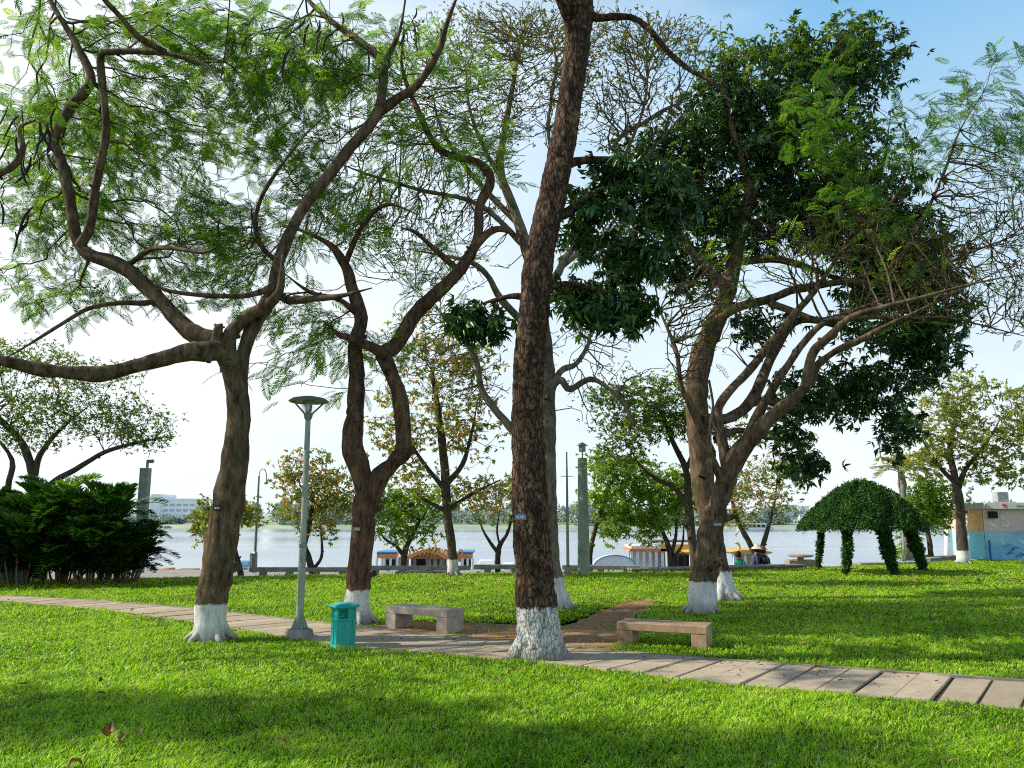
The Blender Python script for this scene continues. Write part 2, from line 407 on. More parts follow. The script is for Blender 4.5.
class Tree:
    def __init__(s, name, label, cat, base, Y, bark, group=None):
        s.Y = Y; s.base = base; s.root = thing(name, label, cat, base, 0, group); s.bark = bark
        s.sk = []; s.sr = []; s.g = Geo(); s.tw = Geo(); s.o = np.array(base, float)
    def limb(s, spec, dY=0.0, sides=12, sub=5, graft=True, rough=.10, dense=1, twigs=True, cap=True):
        p, r = limb3(spec, s.Y, dY, sub * dense)
        if s.sk: k = np.linspace(0, 1, len(r)); r = r * (.90 - .25 * k) * np.clip((1.02 - k) / .3, .18, 1) ** .6; r = np.maximum(r, .005)
        V, Fq = tube(p, r, sides)
        if rough:
            out = V - np.repeat(p, sides, 0)
            nz = np.array([noise.noise(Vector(v) * 3.1) + .6 * noise.noise(Vector(v) * 8.0) + .35 * noise.noise(Vector(v) * 19.0) for v in V])
            V = V + out * (nz * rough * 2)[:, None]
        F2 = [Fq]
        if cap: s.g.add(np.vstack([V, p[-1:]]), [Fq, np.array([[len(V) - sides + i, len(V) - sides + (i + 1) % sides, len(V)] for i in range(sides)])])
        else: s.g.add(V, F2)
        for _ in range(3):
            i = R.integers(len(p) // 6, len(p) - 2)
            if r[i] < .035: continue
            a = R.normal(size=3); tg = p[i + 1] - p[i]; tg /= np.linalg.norm(tg) + 1e-9; a -= tg * (a @ tg); a /= np.linalg.norm(a); a = a + tg * .5; L = r[i] * R.uniform(1.25, 1.7)
            q = np.array([p[i], p[i] + a * L * .6, p[i] + a * L, p[i] + a * L * 1.06]); V2, F2_ = tube(q, np.array([.55, .42, .36, .12]) * r[i] * R.uniform(.6, 1), 8); V2 = V2 + R.normal(0, .003, V2.shape); s.g.add(V2, [F2_])
        if twigs: s.sk.append(p[::2]); s.sr.append(r[::2])
        return p, r
    def roots(s, spec_px, n=6, ln=.35, h=.28, r0=.10):
        """buttress flare around the base"""
        b = s.o; rr = s.sr[0][0] if s.sr else .2
        for i in range(n):
            ln_ = ln * .45; a = 2 * math.pi * i / n + R.uniform(-.3, .3); L = rr * .95 + ln_ * R.uniform(.4, 1)
            d = np.array([math.cos(a), math.sin(a), 0])
            pts = catmull(np.array([b + d * rr * .45 + [0, 0, h * 1.5], b + d * rr * .8 + [0, 0, h * .65], b + d * (rr + L) * .6 + [0, 0, h * .16], b + d * L * 1.1 + [0, 0, -.05]]), 4)
            V, Fq = tube(pts, np.linspace(r0 * .85, r0 * .3, len(pts)), 8); s.g.add(V, [Fq])
    def crown(s, att, bf=.5, tip=.004, rmax=.05, expo=.42, wob=.06):
        sk = np.vstack(s.sk); sr = np.concatenate(s.sr)
        ch, nd, dr, tips = grow(sk, sr, att, bf, tip, expo, rmax, wob)
        for p, r in ch:
            V, Fq = tube(p, r, 4 if r.max() < .012 else 6); s.tw.add(V, [Fq])
        return nd, dr, tips
    def local(s, geo):
        geo.V = [v - s.o for v in geo.V]; return geo
    def finish(s, leafgeo=None, leafmat=None, extra=None):
        mesh_obj('trunk', s.local(s.g).mesh('trunk', s.bark, True), s.root)
        if s.tw.n: mesh_obj('twigs', s.local(s.tw).mesh('twigs', M.get(getattr(s, 'twigmat', ''), s.bark), True), s.root)
        if leafgeo is not None and leafgeo.n: mesh_obj('crown', s.local(leafgeo).mesh('crown', leafmat), s.root)
        if extra:
            for nm, gg, mm in extra: mesh_obj(nm, s.local(gg).mesh(nm, mm), s.root)
        return s.root

def tagplate(tree, px, py, Y, w=.13, h=.06, mat=None, rz=0.0):
    c = P(px, py, Y) - tree.o; mb = MB()
    mb.box(c, (w, .012, h), rz); o = mb.build('tag_plate', mat or M['tagblue'], tree.root)
    t = MB(); n = 5
    for i in range(n): t.box((c[0] + (i - 2) * w * .16, c[1] - .008, c[2]), (w * .10, .004, h * (.5 if i % 2 else .38)), 0)
    t.build('tag_marks', M['white'], o); return o

def pod_mesh():
    pts = catmull(np.array([[0, 0, 0], [.02, 0, -.12], [0, .01, -.25], [-.05, 0, -.38]]), 4); n = len(pts)
    V, Fq = tube(pts, .018 * np.sin(np.linspace(.25, math.pi - .2, n)) ** .5 + .002, 6); V[:, 1] *= .4
    return raw_mesh('seed_pod', V, [Fq], M['pod'], None, True)
POD = None
def pods(tree, spots):
    global POD
    POD = POD or pod_mesh()
    for px, py, dy in spots:
        o = mesh_obj('seed_pod', POD, tree.root, P(px, py, tree.Y + dy) - tree.o)
        o.rotation_euler = (R.uniform(-.35, .35), R.uniform(-.4, .4), R.uniform(0, 6)); s = R.uniform(.8, 1.3); o.scale = (s, s, s)

# ---- left flame tree -------------------------------------------------
def tree_left():
    b = G(211, 641); Y = b[1]
    T = Tree('flame_tree', 'leaning tree with feathery leaves, white painted base and a long low limb reaching left', 'tree', b, Y, M['bark1'])
    T.limb([(210, 649, 18.5), (210.5, 634, 16), (211, 608, 15), (219, 560, 15.3), (227.5, 507, 15), (235, 458, 12.8), (238.5, 420, 11.2), (236, 385, 11.2), (230, 355, 12)], 0, 20, 7, rough=.09)
    T.roots(None, 6, .08, .18, .075)
    T.limb([(236, 375, 11), (222, 352, 12), (195, 352, 11), (150, 363, 10), (100, 374, 9.5), (50, 371, 9), (0, 360, 9), (-70, 345, 7), (-160, 340, 5)], -1.5, 14, 6, rough=.16)
    T.limb([(232, 362, 11), (218, 343, 12), (190, 331, 10.5), (160, 300, 9.5), (125, 268, 9), (82, 249, 8.5), (71, 205, 7), (61, 160, 6.5), (54, 138, 6.5), (72, 106, 7), (91, 80, 7), (75, 42, 6), (50, 0, 6), (30, -50, 5), (20, -110, 3)], (0, .8), 12)
    T.limb([(80, 246, 6.5), (90, 225, 5.5), (97, 180, 5), (106, 130, 5), (103, 90, 5), (101, 58, 5), (110, 52, 5), (150, 52, 4.5), (184, 57, 3.5), (215, 72, 3), (245, 110, 2.3)], (.2, -1.2), 8)
    T.limb([(166, 52, 3.6), (140, 38, 4), (118, 14, 3.8), (102, -6, 3.6), (95, -50, 3)], (-.8, -1.4), 8)
    T.limb([(229, 372, 10), (228, 350, 9), (232, 332, 9), (248, 316, 8.5), (268, 305, 8), (280, 290, 8), (283, 255, 7)], (0, -.3), 10)
    T.limb([(240, 400, 8), (243, 355, 8), (256, 322, 9), (270, 300, 9.5), (275, 285, 9), (281, 255, 8), (300, 214, 7.5), (325, 180, 7.8), (350, 148, 8), (378, 112, 8), (386, 62, 7.5), (400, 30, 5), (408, -20, 4)], (0, 1.2), 12)
    T.limb([(376, 114, 7), (395, 100, 6), (418, 84, 5.5), (438, 52, 5), (448, 20, 4.5), (462, -15, 4)], (1.1, .5), 8)
    T.limb([(388, 66, 5), (365, 45, 4.5), (340, 28, 4), (310, 2, 3.5), (290, -30, 3)], (1.1, 2), 8)
    T.limb([(276, 292, 6), (288, 300, 5), (310, 299, 4.5), (340, 296, 4), (372, 288, 3)], (.1, -.6), 8)
    T.limb([(276, 286, 5), (260, 292, 4), (240, 296, 3.5), (200, 295, 3.5), (160, 288, 3), (120, 262, 2.5)], (0, -1), 8)
    T.limb([(160, 298, 4.5), (145, 303, 3.5), (120, 303, 3), (90, 308, 3), (60, 325, 2.6), (20, 350, 2), (-20, 372, 1.5)], (.2, -1.6), 6)
    T.limb([(279, 262, 4), (266, 252, 3.4), (257, 235, 3.2), (256, 215, 3), (264, 192, 2.8), (283, 163, 2.4), (307, 133, 2), (340, 103, 1.6)], (.7, -.8), 6)
    T.limb([(-30, 190, 6), (-8, 178, 5), (14, 165, 4.5), (23, 148, 4), (20, 128, 4), (36, 120, 4)], (-1, -1), 8)
    T.limb([(-160, 340, 5), (-110, 260, 6), (-30, 190, 6)], (-1.5, -1), 8)
    T.limb([(125, 268, 4), (150, 250, 3.4), (170, 248, 3), (205, 252, 2.6), (225, 240, 2)], (.3, -1.4), 6)
    T.limb([(217, 342, 7), (218, 330, 6), (222, 324, 5)], (-.1, -.2), 8)
    att = np.vstack([blob(1150, (120, 120, 130, 60), (60, 205, 80, 45), (250, 60, 120, 55), (205, 225, 100, 45), (70, 285, 90, 32),
                          (345, 50, 70, 45), (190, 285, 60, 22), (150, 25, 150, 35), (300, 160, 50, 50), depth=Y + 1.5),
                     blob(430, (90, 150, 130, 70), (240, 110, 110, 60), (200, 240, 90, 30), (50, 40, 60, 30, 0, 1.5), depth=Y + 3.2),
                     blob(150, (-150, 150, 160, 130, -1, 2.2), (-60, -60, 200, 60, -2, 2.5), (200, -80, 200, 60, -1, 2.5), depth=Y)])
    nd, dr, tips = T.crown(att, .55, .0055, .035, .38)
    lg = Geo(); leaves(lg, [FROND, FROND, FROND_F], nd, dr, 2.6, .38, .13, up=(.30,), flat=.16, droop=.08)
    T.finish(lg, M['fern'])
    sp = [(12 + R.uniform(-8, 45), R.uniform(104, 160), R.uniform(-1.1, -.6)) for _ in range(16)] + [(R.uniform(225, 330), R.uniform(5, 50), R.uniform(0, 1)) for _ in range(14)] + [(R.uniform(0, 60), R.uniform(195, 235), 0) for _ in range(5)] + [(R.uniform(200, 260), R.uniform(200, 220), 0) for _ in range(6)]
    pods(T, sp)
    tagplate(T, 217, 508, Y - .27, .10, .07, M['dark'])

# ---- second flame tree (behind bin) -----------------------------------
def tree_second():
    b = G(358, 624); Y = b[1]
    T = Tree('flame_tree', 'twin-stemmed feathery tree with painted base behind the teal litter bin', 'tree', b, Y, M['bark2'])
    T.limb([(357, 629, 14.5), (357, 600, 12.3), (360, 560, 11.5), (364, 520, 11.7), (367, 492, 12)], 0, 16, 6)
    T.roots(None, 6, .08, .18, .075)
    T.limb([(366, 515, 10), (362, 478, 11.5), (352, 445, 12), (355, 410, 11), (357, 375, 10), (355, 345, 10), (361, 318, 9), (352, 288, 8), (345, 265, 7), (330, 245, 6), (305, 232, 4.5), (280, 226, 3)], (0, .6), 12)
    T.limb([(368, 512, 10), (378, 480, 11), (394, 462, 9), (403, 445, 9), (400, 400, 9), (391, 372, 9.5), (384, 354, 10), (396, 345, 10), (414, 316, 10), (436, 294, 9.5), (460, 270, 9), (478, 243, 8), (497, 229, 6.5), (516, 236, 6), (532, 252, 4.5)], (0, .3), 12)
    T.limb([(470, 258, 6), (478, 235, 6), (480, 205, 6.5), (491, 180, 6), (478, 163, 5.5), (440, 150, 5), (420, 115, 4.5), (402, 68, 4), (405, 30, 3)], (.2, .8), 10)
    T.limb([(386, 356, 7), (370, 346, 6), (350, 338, 4.5), (338, 334, 4), (325, 322, 3)], (0, -.3), 8)
    T.limb([(355, 422, 6), (352, 410, 7), (357, 402, 6)], (-.3, -.35), 8, rough=.2)
    T.limb([(398, 460, 7), (408, 452, 6), (414, 450, 5)], (-.1, -.2), 8, rough=.2)
    T.limb([(345, 265, 4), (360, 230, 3.4), (385, 205, 3), (420, 215, 2)], (.4, -1.4), 6)
    T.limb([(458, 270, 4), (430, 245, 3.4), (415, 232, 3), (400, 228, 2)], (.2, -.8), 6)
    T.limb([(361, 318, 4), (340, 300, 3.4), (310, 292, 3), (280, 270, 2)], (.4, -1), 6)
    att = np.vstack([blob(330, (385, 212, 50, 22), (345, 235, 60, 25), (310, 205, 40, 30), (420, 60, 90, 40), (400, 140, 60, 40), (330, 330, 40, 22), (470, 150, 50, 40), depth=Y + .5),
                     blob(190, (350, 360, 70, 40), (290, 310, 60, 50), (440, 270, 50, 45), (255, 370, 35, 35), (250, 250, 60, 40), depth=Y + .4)])
    nd, dr, tips = T.crown(att, .5, .0055, .03, .38)
    lg = Geo(); leaves(lg, [FROND], nd, dr, 2.0, .42, .12, up=(.3,), flat=.2, droop=.18, rb=(.3, 1))
    T.finish(lg, M['fern'])
    pods(T, [(R.uniform(340, 420), R.uniform(5, 60), 0) for _ in range(8)])
    tagplate(T, 357, 529, Y - .22, .10, .06, M['lampmetal'])

# ---- big centre trunk ---------------------------------------------------
def tree_centre():
    b = G(540, 659); Y = b[1]
    T = Tree('rough_barked_tree', 'tall dark trunk with flaky bark and cracked white painted base in the centre', 'tree', b, Y, M['bark3'])
    spec = [(541, 674, 27), (540.5, 656, 24.5), (539.5, 635, 21.8), (537, 605, 20), (533.5, 560, 18.5), (531, 515, 18.3), (529, 470, 17.2), (527.5, 420, 16.2), (529, 370, 16), (533, 320, 16), (539, 262, 15.5), (548, 215, 15), (558, 168, 14.5), (566, 125, 13.5), (572, 85, 13.5), (577, 45, 14), (579, 10, 16), (580, -20, 15), (590, -90, 12), (596, -170, 9)]
    p, r = limb3(spec, Y, 0, 24); n = 56; V, Fq = tube(p, r, n); out = V - np.repeat(p, n, 0)
    nz = np.empty(len(V))
    for i, v in enumerate(V):
        q = Vector((v[0] * 11, v[1] * 11, v[2] * 3.0)); c = noise.voronoi(q)[0]; f = min(1, (c[1] - c[0]) * 2.2)
        nz[i] = .075 * f + .05 * noise.noise(Vector(v) * 30) + .07 * noise.noise(Vector(v) * 4)
    V = V + out * (nz - .05)[:, None]; T.g.add(V, [Fq]); T.sk.append(p[::12]); T.sr.append(r[::12])
    d = np.array([-.9, -.35, 0]); rp = catmull(np.array([b + d * .12 + [0, 0, .30], b + d * .26 + [0, 0, .14], b + d * .36 + [0, 0, .04], b + d * .46 + [0, 0, -.06]]), 5); V, Fq = tube(rp, np.linspace(.13, .06, len(rp)), 12); T.g.add(V, [Fq])
    d = np.array([.95, -.2, 0]); rp = catmull(np.array([b + d * .10 + [0, 0, .30], b + d * .22 + [0, 0, .12], b + d * .31 + [0, 0, .02], b + d * .38 + [0, 0, -.08]]), 5); V, Fq = tube(rp, np.linspace(.13, .06, len(rp)), 12); T.g.add(V, [Fq])
    T.limb([(582, 10, 9), (597, 18, 5), (615, 17, 4.6), (633, 18, 4.4), (650, 30, 4), (668, 52, 3.8), (690, 70, 3.4), (712, 82, 3), (735, 104, 2.6), (760, 100, 1.8)], (0, -.5), 8)
    T.limb([(575, 30, 9), (562, 0, 9), (545, -40, 8), (520, -110, 6)], (0, -.7), 10)
    T.limb([(558, 168, 7), (575, 162, 6), (592, 160, 5), (625, 162, 4), (640, 180, 2.5)], (0, .8), 8)
    T.limb([(556, 216, 7), (570, 212, 5), (590, 195, 4), (612, 190, 3.4), (640, 215, 2.6)], (0, .6), 8)
    T.limb([(534, 300, 6), (515, 296, 4), (495, 300, 3), (475, 306, 2.2)], (0, .3), 8)
    T.limb([(545, 290, 6), (565, 284, 4), (600, 290, 3), (640, 300, 2.2)], (0, .5), 8)
    att = blob(300, (600, 305, 56, 26), (600, 300, 50, 25), (632, 262, 30, 22), (476, 318, 34, 20), (586, 212, 26, 32), (655, 200, 45, 40), (610, 175, 30, 20), depth=Y + .5)
    nd, dr, tips = T.crown(att, .4, .003, .02)
    lg = Geo(); leaves(lg, SPRAY, nd, dr, 3.8, .95, .10, up=(.5,), flat=.6, droop=.35)
    att = blob(120, (560, -120, 180, 90, 0, 2.5), depth=Y)
    nd, dr, tips = T.crown(att, .4, .004, .03); leaves(lg, SPRAY, nd, dr, 3, 1.1, .15, up=(.5,), flat=.6, droop=.3)
    T.finish(lg, M['darkleaf'])
    for px, py, s in ((516, 385, .05), (520, 240, .03)):
        mb = MB(); c = P(px, py, Y - .1) - b; mb.lathe([(.0, -s * 1.3), (s * .8, -s * .5), (s, .0), (s * .6, s * .8), (0, s)], 9, c); mb.build('bark_knot', M['bark3'], T.root, smooth=True)
    tagplate(T, 520.5, 517, Y - .245, .135, .07)

# ---- pale bare tree behind the centre -----------------------------------
def tree_bare():
    b = G(560, 609); Y = b[1]
    T = Tree('bare_spreading_tree', 'pale tree with fan of bare twigs, its trunk leaning behind the dark flaky one', 'tree', b, Y, M['bark4'])
    T.limb([(562, 613, 11), (557, 595, 9.5), (552, 560, 8.5), (549, 510, 8), (548, 465, 8), (548, 420, 7.5), (548, 378, 7.5), (545, 340, 7), (538, 295, 7), (528, 252, 6.5), (514, 210, 5), (500, 170, 4.5), (503, 140, 3.5), (512, 90, 2.5), (520, 40, 1.8)], (0, .6), 12)
    T.roots(None, 5, .16, .20, .07)
    T.limb([(548, 470, 5), (520, 438, 5), (497, 412, 4.6), (482, 390, 4.2), (476, 360, 4), (462, 338, 3.6), (446, 320, 3), (436, 308, 2.4), (415, 290, 2)], (0, 1.0), 8)
    T.limb([(546, 350, 5), (525, 325, 5), (500, 298, 4.6), (487, 275, 4.2), (470, 262, 3.6), (440, 255, 2.6), (400, 248, 2)], (0, -1), 8)
    T.limb([(547, 390, 5), (560, 380, 5), (570, 389, 4), (590, 379, 3.6), (608, 388, 3.2), (624, 403, 3), (634, 424, 2.4), (655, 440, 1.6)], (0, -.5), 8)
    T.limb([(548, 400, 5), (560, 372, 4), (576, 364, 3.4), (588, 345, 2.8), (592, 330, 2), (610, 300, 1.4)], (0, .8), 8)
    T.limb([(540, 300, 6), (556, 276, 5), (566, 258, 4.5), (584, 232, 4), (610, 200, 3.4), (640, 165, 3), (665, 135, 2.4), (690, 105, 1.8)], (0, 1.4), 8)
    T.limb([(560, 268, 4), (580, 252, 3.6), (600, 240, 3), (625, 205, 2.4)], (.3, .3), 8)
    T.limb([(612, 150, 2.4), (622, 135, 3), (640, 125, 3), (668, 108, 3), (690, 100, 2)], (1, 1.3), 8)
    T.limb([(520, 225, 4), (490, 195, 3.6), (460, 160, 3), (440, 125, 2.4), (430, 80, 1.6)], (.5, 1.5), 8)
    T.limb([(505, 185, 3), (485, 150, 3), (470, 110, 2.2), (465, 60, 1.5)], (.5, 0), 6)
    T.limb([(528, 250, 4), (480, 205, 3), (420, 190, 2.6), (370, 175, 2), (330, 160, 1.4)], (.5, -.6), 6)
    T.limb([(538, 262, 4), (560, 200, 3), (548, 130, 2.4), (556, 60, 1.8), (540, 10, 1.2)], (.5, 1.6), 6)
    T.limb([(590, 225, 3), (640, 120, 2), (650, 60, 1.5), (670, 10, 1.1)], (.8, 2), 6)
    att = np.vstack([blob(4800, (430, 130, 110, 75), (520, 80, 90, 60), (620, 90, 75, 65), (660, 40, 70, 30), (390, 210, 60, 45), (560, 30, 110, 35), (480, 30, 80, 30), (470, 210, 40, 30), depth=Y + .6),
                     blob(1100, (450, 260, 60, 40), (395, 235, 80, 50), (330, 210, 60, 50), (470, 380, 45, 45), (430, 330, 50, 50), (600, 330, 50, 50), (620, 395, 60, 40), depth=Y + .5)])
    nd, dr, tips = T.crown(att, .68, .0068, .04, .36, .03)
    lg = Geo(); up = nd[:, 2] > P(0, 80, Y)[2]
    leaves(lg, SPECK, nd[up], dr[up], 1.2, 1.0, .10); leaves(lg, SPECK, nd[~up], dr[~up], .5, 1.0, .10)
    T.finish(lg, M['fern_yellow'])

# ---- right pair ----------------------------------------------------------
def tree_right():
    b = G(701, 613); Y = b[1]
    T = Tree('wide_limbed_tree', 'short forked trunk with blue tag, its bare sunlit limbs sweeping right above the bench', 'tree', b, Y, M['bark5'])
    T.limb([(701, 620, 15), (702, 605, 13), (704, 580, 13), (708, 555, 12.5), (712, 530, 11.8), (716, 508, 11.5)], 0, 16, 6, rough=.1)
    T.roots(None, 5, .03, .16, .07)
    T.limb([(712, 530, 11), (722, 490, 11), (733, 464, 11), (748, 442, 10.5), (768, 420, 9), (790, 402, 7.6), (808, 384, 6.4), (817, 366, 5.6), (835, 352, 5), (860, 340, 4.6), (882, 328, 4), (920, 310, 3), (970, 285, 2.4), (1040, 250, 1.6)], (0, -1.6), 12, rough=.12)
    T.limb([(722, 494, 7), (727, 470, 7), (722, 440, 6.5), (717, 416, 6), (724, 398, 6), (746, 374, 5.4), (766, 350, 6), (781, 332, 5.6), (798, 310, 5), (814, 292, 4.4), (838, 256, 3.4), (860, 215, 2.4), (870, 170, 1.6)], (0, .8), 10)
    T.limb([(738, 456, 7), (752, 428, 6), (764, 404, 5.6), (777, 382, 5), (790, 362, 4.6), (804, 342, 4.2), (824, 323, 4.2), (846, 318, 4), (870, 317, 3.6), (905, 318, 3), (949, 318, 2.6), (1000, 330, 2), (1060, 345, 1.2)], (0, -.8), 10)
    T.limb([(805, 388, 6), (812, 355, 5.5), (828, 338, 5), (850, 318, 4), (880, 308, 3.4), (920, 298, 2.8), (980, 282, 2), (1050, 270, 1.2)], (-1, -2), 8)
    T.limb([(703, 478, 5), (712, 455, 5), (722, 402, 0.5)][:2] + [(700, 430, 4.4), (690, 402, 4), (681, 386, 3.6), (676, 350, 3), (660, 310, 2.4), (655, 280, 1.8)], (-.3, .6), 8)
    T.limb([(722, 480, 5), (716, 468, 5), (707, 446, 4.4), (696, 420, 4), (686, 396, 3.6), (678, 375, 2.8)], (-.2, -.6), 8)
    T.limb([(729, 330, 0.8), (712, 350, 5), (708, 340, 6), (712, 326, 6.5), (724, 315, 6.5), (742, 306, 6), (770, 299, 5.2), (790, 291, 5.2), (815, 286, 5), (850, 281, 4.4), (880, 284, 3.6), (930, 270, 2.8), (990, 245, 2), (1060, 220, 1.2)][2:], (2, .3), 10)
    T.limb([(770, 303, 4.6), (795, 312, 4), (820, 320, 3.6), (850, 312, 3), (890, 296, 2.4), (960, 262, 1.6)], (1, -.5), 8)
    T.limb([(880, 284, 3), (905, 250, 2.6), (925, 215, 2.2), (945, 170, 2), (960, 130, 1.6), (985, 90, 1.2)], (.5, -.5), 8)
    T.limb([(838, 256, 3), (870, 225, 2.4), (900, 190, 2), (915, 150, 1.4)], (.5, 0), 8)
    twigpt = blob(2900, (940, 262, 100, 62), (1010, 300, 60, 45), (1040, 220, 50, 60), (870, 235, 70, 55), (980, 200, 60, 60), (900, 310, 60, 22), (800, 250, 60, 40), (720, 300, 30, 60), (690, 330, 30, 60), depth=Y - .3)
    nd0, dr0, _ = T.crown(twigpt, .68, .0070, .03, .36, .03)
    att = blob(300, (975, 105, 50, 42), (915, 140, 45, 45), (1015, 70, 30, 30), (1010, 150, 40, 40), (870, 190, 60, 40), (820, 120, 40, 60), depth=Y - .4)
    nd, dr, _ = T.crown(att, .7, .004, .02)
    lg = Geo(); leaves(lg, [FROND], nd, dr, 2.2, .40, .14, up=(.4,), flat=.3, droop=.1, rb=(0, .7))
    w = R.random(len(nd0)) < .22; leaves(lg, [FROND_LO], nd0[w], dr0[w], .8, .35, .1)
    T.finish(lg, M['fern'])
    tagplate(T, 717.5, 524.5, Y - .28, .15, .055)
    v = MB(); pts = [P(x, y, Y - .33) - T.o for x, y in ((713, 522), (712, 490), (711, 455), (710, 425), (713, 405), (709, 380))]
    v.tube(catmull(pts, 4), .022, 6); v.build('hanging_root', M['bark4'], T.root, smooth=True)

def tree_dark():
    b = G(722, 600); Y = b[1]
    T = Tree('dark_leaved_tree', 'tree with dense dark glossy crown, its trunk rising behind the short forked one', 'tree', b, Y, M['bark6'])
    T.limb([(727, 604, 15), (722, 588, 12), (717, 560, 10.5), (711, 530, 10.5), (704, 490, 11), (700, 450, 11), (697, 410, 11), (697, 380, 11), (703, 350, 11), (714, 325, 10), (726, 296, 9), (734, 262, 8), (742, 225, 7), (755, 180, 6), (775, 130, 4.5), (800, 80, 3), (815, 40, 2)], (0, 1.5), 14, rough=.1)
    T.roots(None, 6, .30, .22, .09)
    T.limb([(700, 420, 8), (728, 418, 6), (752, 400, 7), (775, 350, 6), (800, 320, 5), (850, 330, 4), (900, 350, 3), (940, 360, 2)], (.3, 3), 10)
    T.limb([(728, 290, 6), (690, 250, 5), (665, 215, 4), (645, 190, 3), (640, 150, 2)], (.6, -.5), 8)
    T.limb([(742, 230, 5), (790, 210, 4.4), (840, 200, 3.6), (880, 170, 3), (890, 120, 2)], (1, 2), 8)
    T.limb([(735, 262, 5), (780, 260, 4.4), (840, 280, 3.6), (900, 310, 3), (940, 310, 2)], (1, 2.6), 8)
    T.limb([(752, 190, 4), (735, 140, 4), (725, 95, 3), (720, 60, 2)], (1, .4), 8)
    T.limb([(746, 405, 4), (770, 402, 4), (800, 412, 3), (850, 392, 2.4), (885, 420, 1.6), (903, 455, 1)], (1, 2), 8)
    T.limb([(715, 440, 5), (740, 430, 3.4), (765, 438, 2.4), (790, 440, 1.6)], (.5, 1), 6)
    att = np.vstack([blob(1650, (785, 110, 95, 75), (868, 62, 42, 46), (715, 125, 60, 55), (835, 175, 95, 55), (900, 322, 60, 38), (875, 375, 62, 22),
                     (770, 215, 80, 40), (905, 250, 55, 45), (830, 60, 60, 35), (650, 165, 48, 40), (640, 225, 40, 26), (805, 395, 36, 26), (930, 355, 40, 25), (700, 200, 50, 40), (760, 330, 30, 22), (690, 265, 45, 30, 0, .6), (600, 250, 40, 25), (930, 290, 45, 55), (850, 400, 50, 18), (880, 265, 60, 50), (850, 225, 60, 40), depth=Y + 1.6),
                     blob(60, (900, 430, 12, 26), (788, 438, 22, 14), (803, 465, 18, 10), depth=Y + 1.2)])
    nd, dr, _ = T.crown(att, .5, .005, .05)
    lg = Geo(); leaves(lg, SPRAY, nd, dr, 5.0, 1.15, .20, up=(.7,), flat=.8, droop=.35)
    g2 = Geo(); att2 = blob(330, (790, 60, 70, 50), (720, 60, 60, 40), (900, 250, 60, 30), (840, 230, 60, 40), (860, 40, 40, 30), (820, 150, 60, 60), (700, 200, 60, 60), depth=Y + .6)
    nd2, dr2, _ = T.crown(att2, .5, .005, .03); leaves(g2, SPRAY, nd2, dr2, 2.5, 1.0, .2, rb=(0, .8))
    T.finish(lg, M['darkleaf'], [('sunlit_leaves', g2, M['green2'])])  # second leaf set in brighter green, sunlight put into the leaf colour

tree_left(); tree_second(); tree_centre(); tree_bare(); tree_right(); tree_dark()

# ---- small trees by the bank -----------------------------------------------
def small(name, label, Y, limbs, blobs, n, leafmat, tm, size, k, bark='bark7', base=None, dr_=.12, tip=.006, group=None, bf=.5, twig_extra=0, droop=.1, spread=None):
    x, y, _ = limbs[0][0]; b = P(x, y, Y); b[2] = 0.0
    T = Tree(name, label, 'tree', b, Y, M[bark], group)
    for i, l in enumerate(limbs): T.limb(l if i else [(l[0][0], l[0][1] + 3, l[0][2] * 1.2)] + l, (0, R.uniform(-.8, .8) if i else 0), 8, 4)
    if 'w' in bark[-1:]: T.roots(None, 5, .12, .15, .05)
    nd, dr, _ = T.crown(blob(n, *blobs, depth=Y), bf, tip, .04)
    lg = Geo(); leaves(lg, tm, nd, dr, k, size, spread or .16, up=(.5,), flat=.6, droop=droop)
    T.finish(lg, M[leafmat]); return T

small('young_tree', 'slim tree with reddening sparse leaves and white painted base left of the flaky trunk', 23.3,
      [[(453, 576, 5.5), (452, 550, 4.6), (448, 520, 4.4), (446, 490, 4.4), (443, 450, 4), (438, 410, 3), (432, 370, 2)],
       [(446, 485, 3.4), (462, 465, 3), (470, 440, 2.4), (478, 400, 1.6)], [(445, 490, 3), (425, 465, 2.6), (412, 445, 2), (398, 420, 1.4)],
       [(448, 510, 3), (470, 495, 2.2), (500, 480, 1.6)], [(448, 512, 3), (425, 500, 2.2), (412, 488, 1.6)]],
      [(435, 400, 60, 55), (420, 345, 55, 30), (400, 440, 35, 35), (470, 430, 35, 40), (480, 490, 40, 18), (420, 480, 35, 22), (470, 360, 35, 35)], 560, 'autumn', SPRIG, 1.1, 2.3, 'bark7w')
small('young_tree', 'small rounded green tree in front of the left roof of the gabled boat', 25.5,
      [[(403, 578, 3.2), (404, 560, 3), (406, 548, 3), (413, 535, 2), (420, 520, 1.5)], [(404, 556, 2.4), (396, 546, 2), (384, 538, 1.5), (376, 522, 1.2)]],
      [(400, 515, 42, 24), (425, 500, 40, 22), (380, 500, 30, 22), (410, 535, 30, 10)], 260, 'green', SPRIG, 1.1, 3.5)
small('young_tree', 'small nearly leafless forked tree on the bank just left of the flaky trunk', 26.0,
      [[(498, 573, 3), (498, 555, 2.8), (500, 545, 2.4), (508, 532, 1.6), (512, 515, 1.2)], [(498, 553, 2), (490, 542, 2), (482, 528, 1.5), (478, 512, 1.1)], [(500, 546, 1.6), (497, 530, 1.3), (500, 510, 1)]],
      [(495, 505, 30, 24), (510, 490, 22, 16), (480, 495, 18, 18)], 170, 'autumn', SPRIG, 1.0, 1.5)
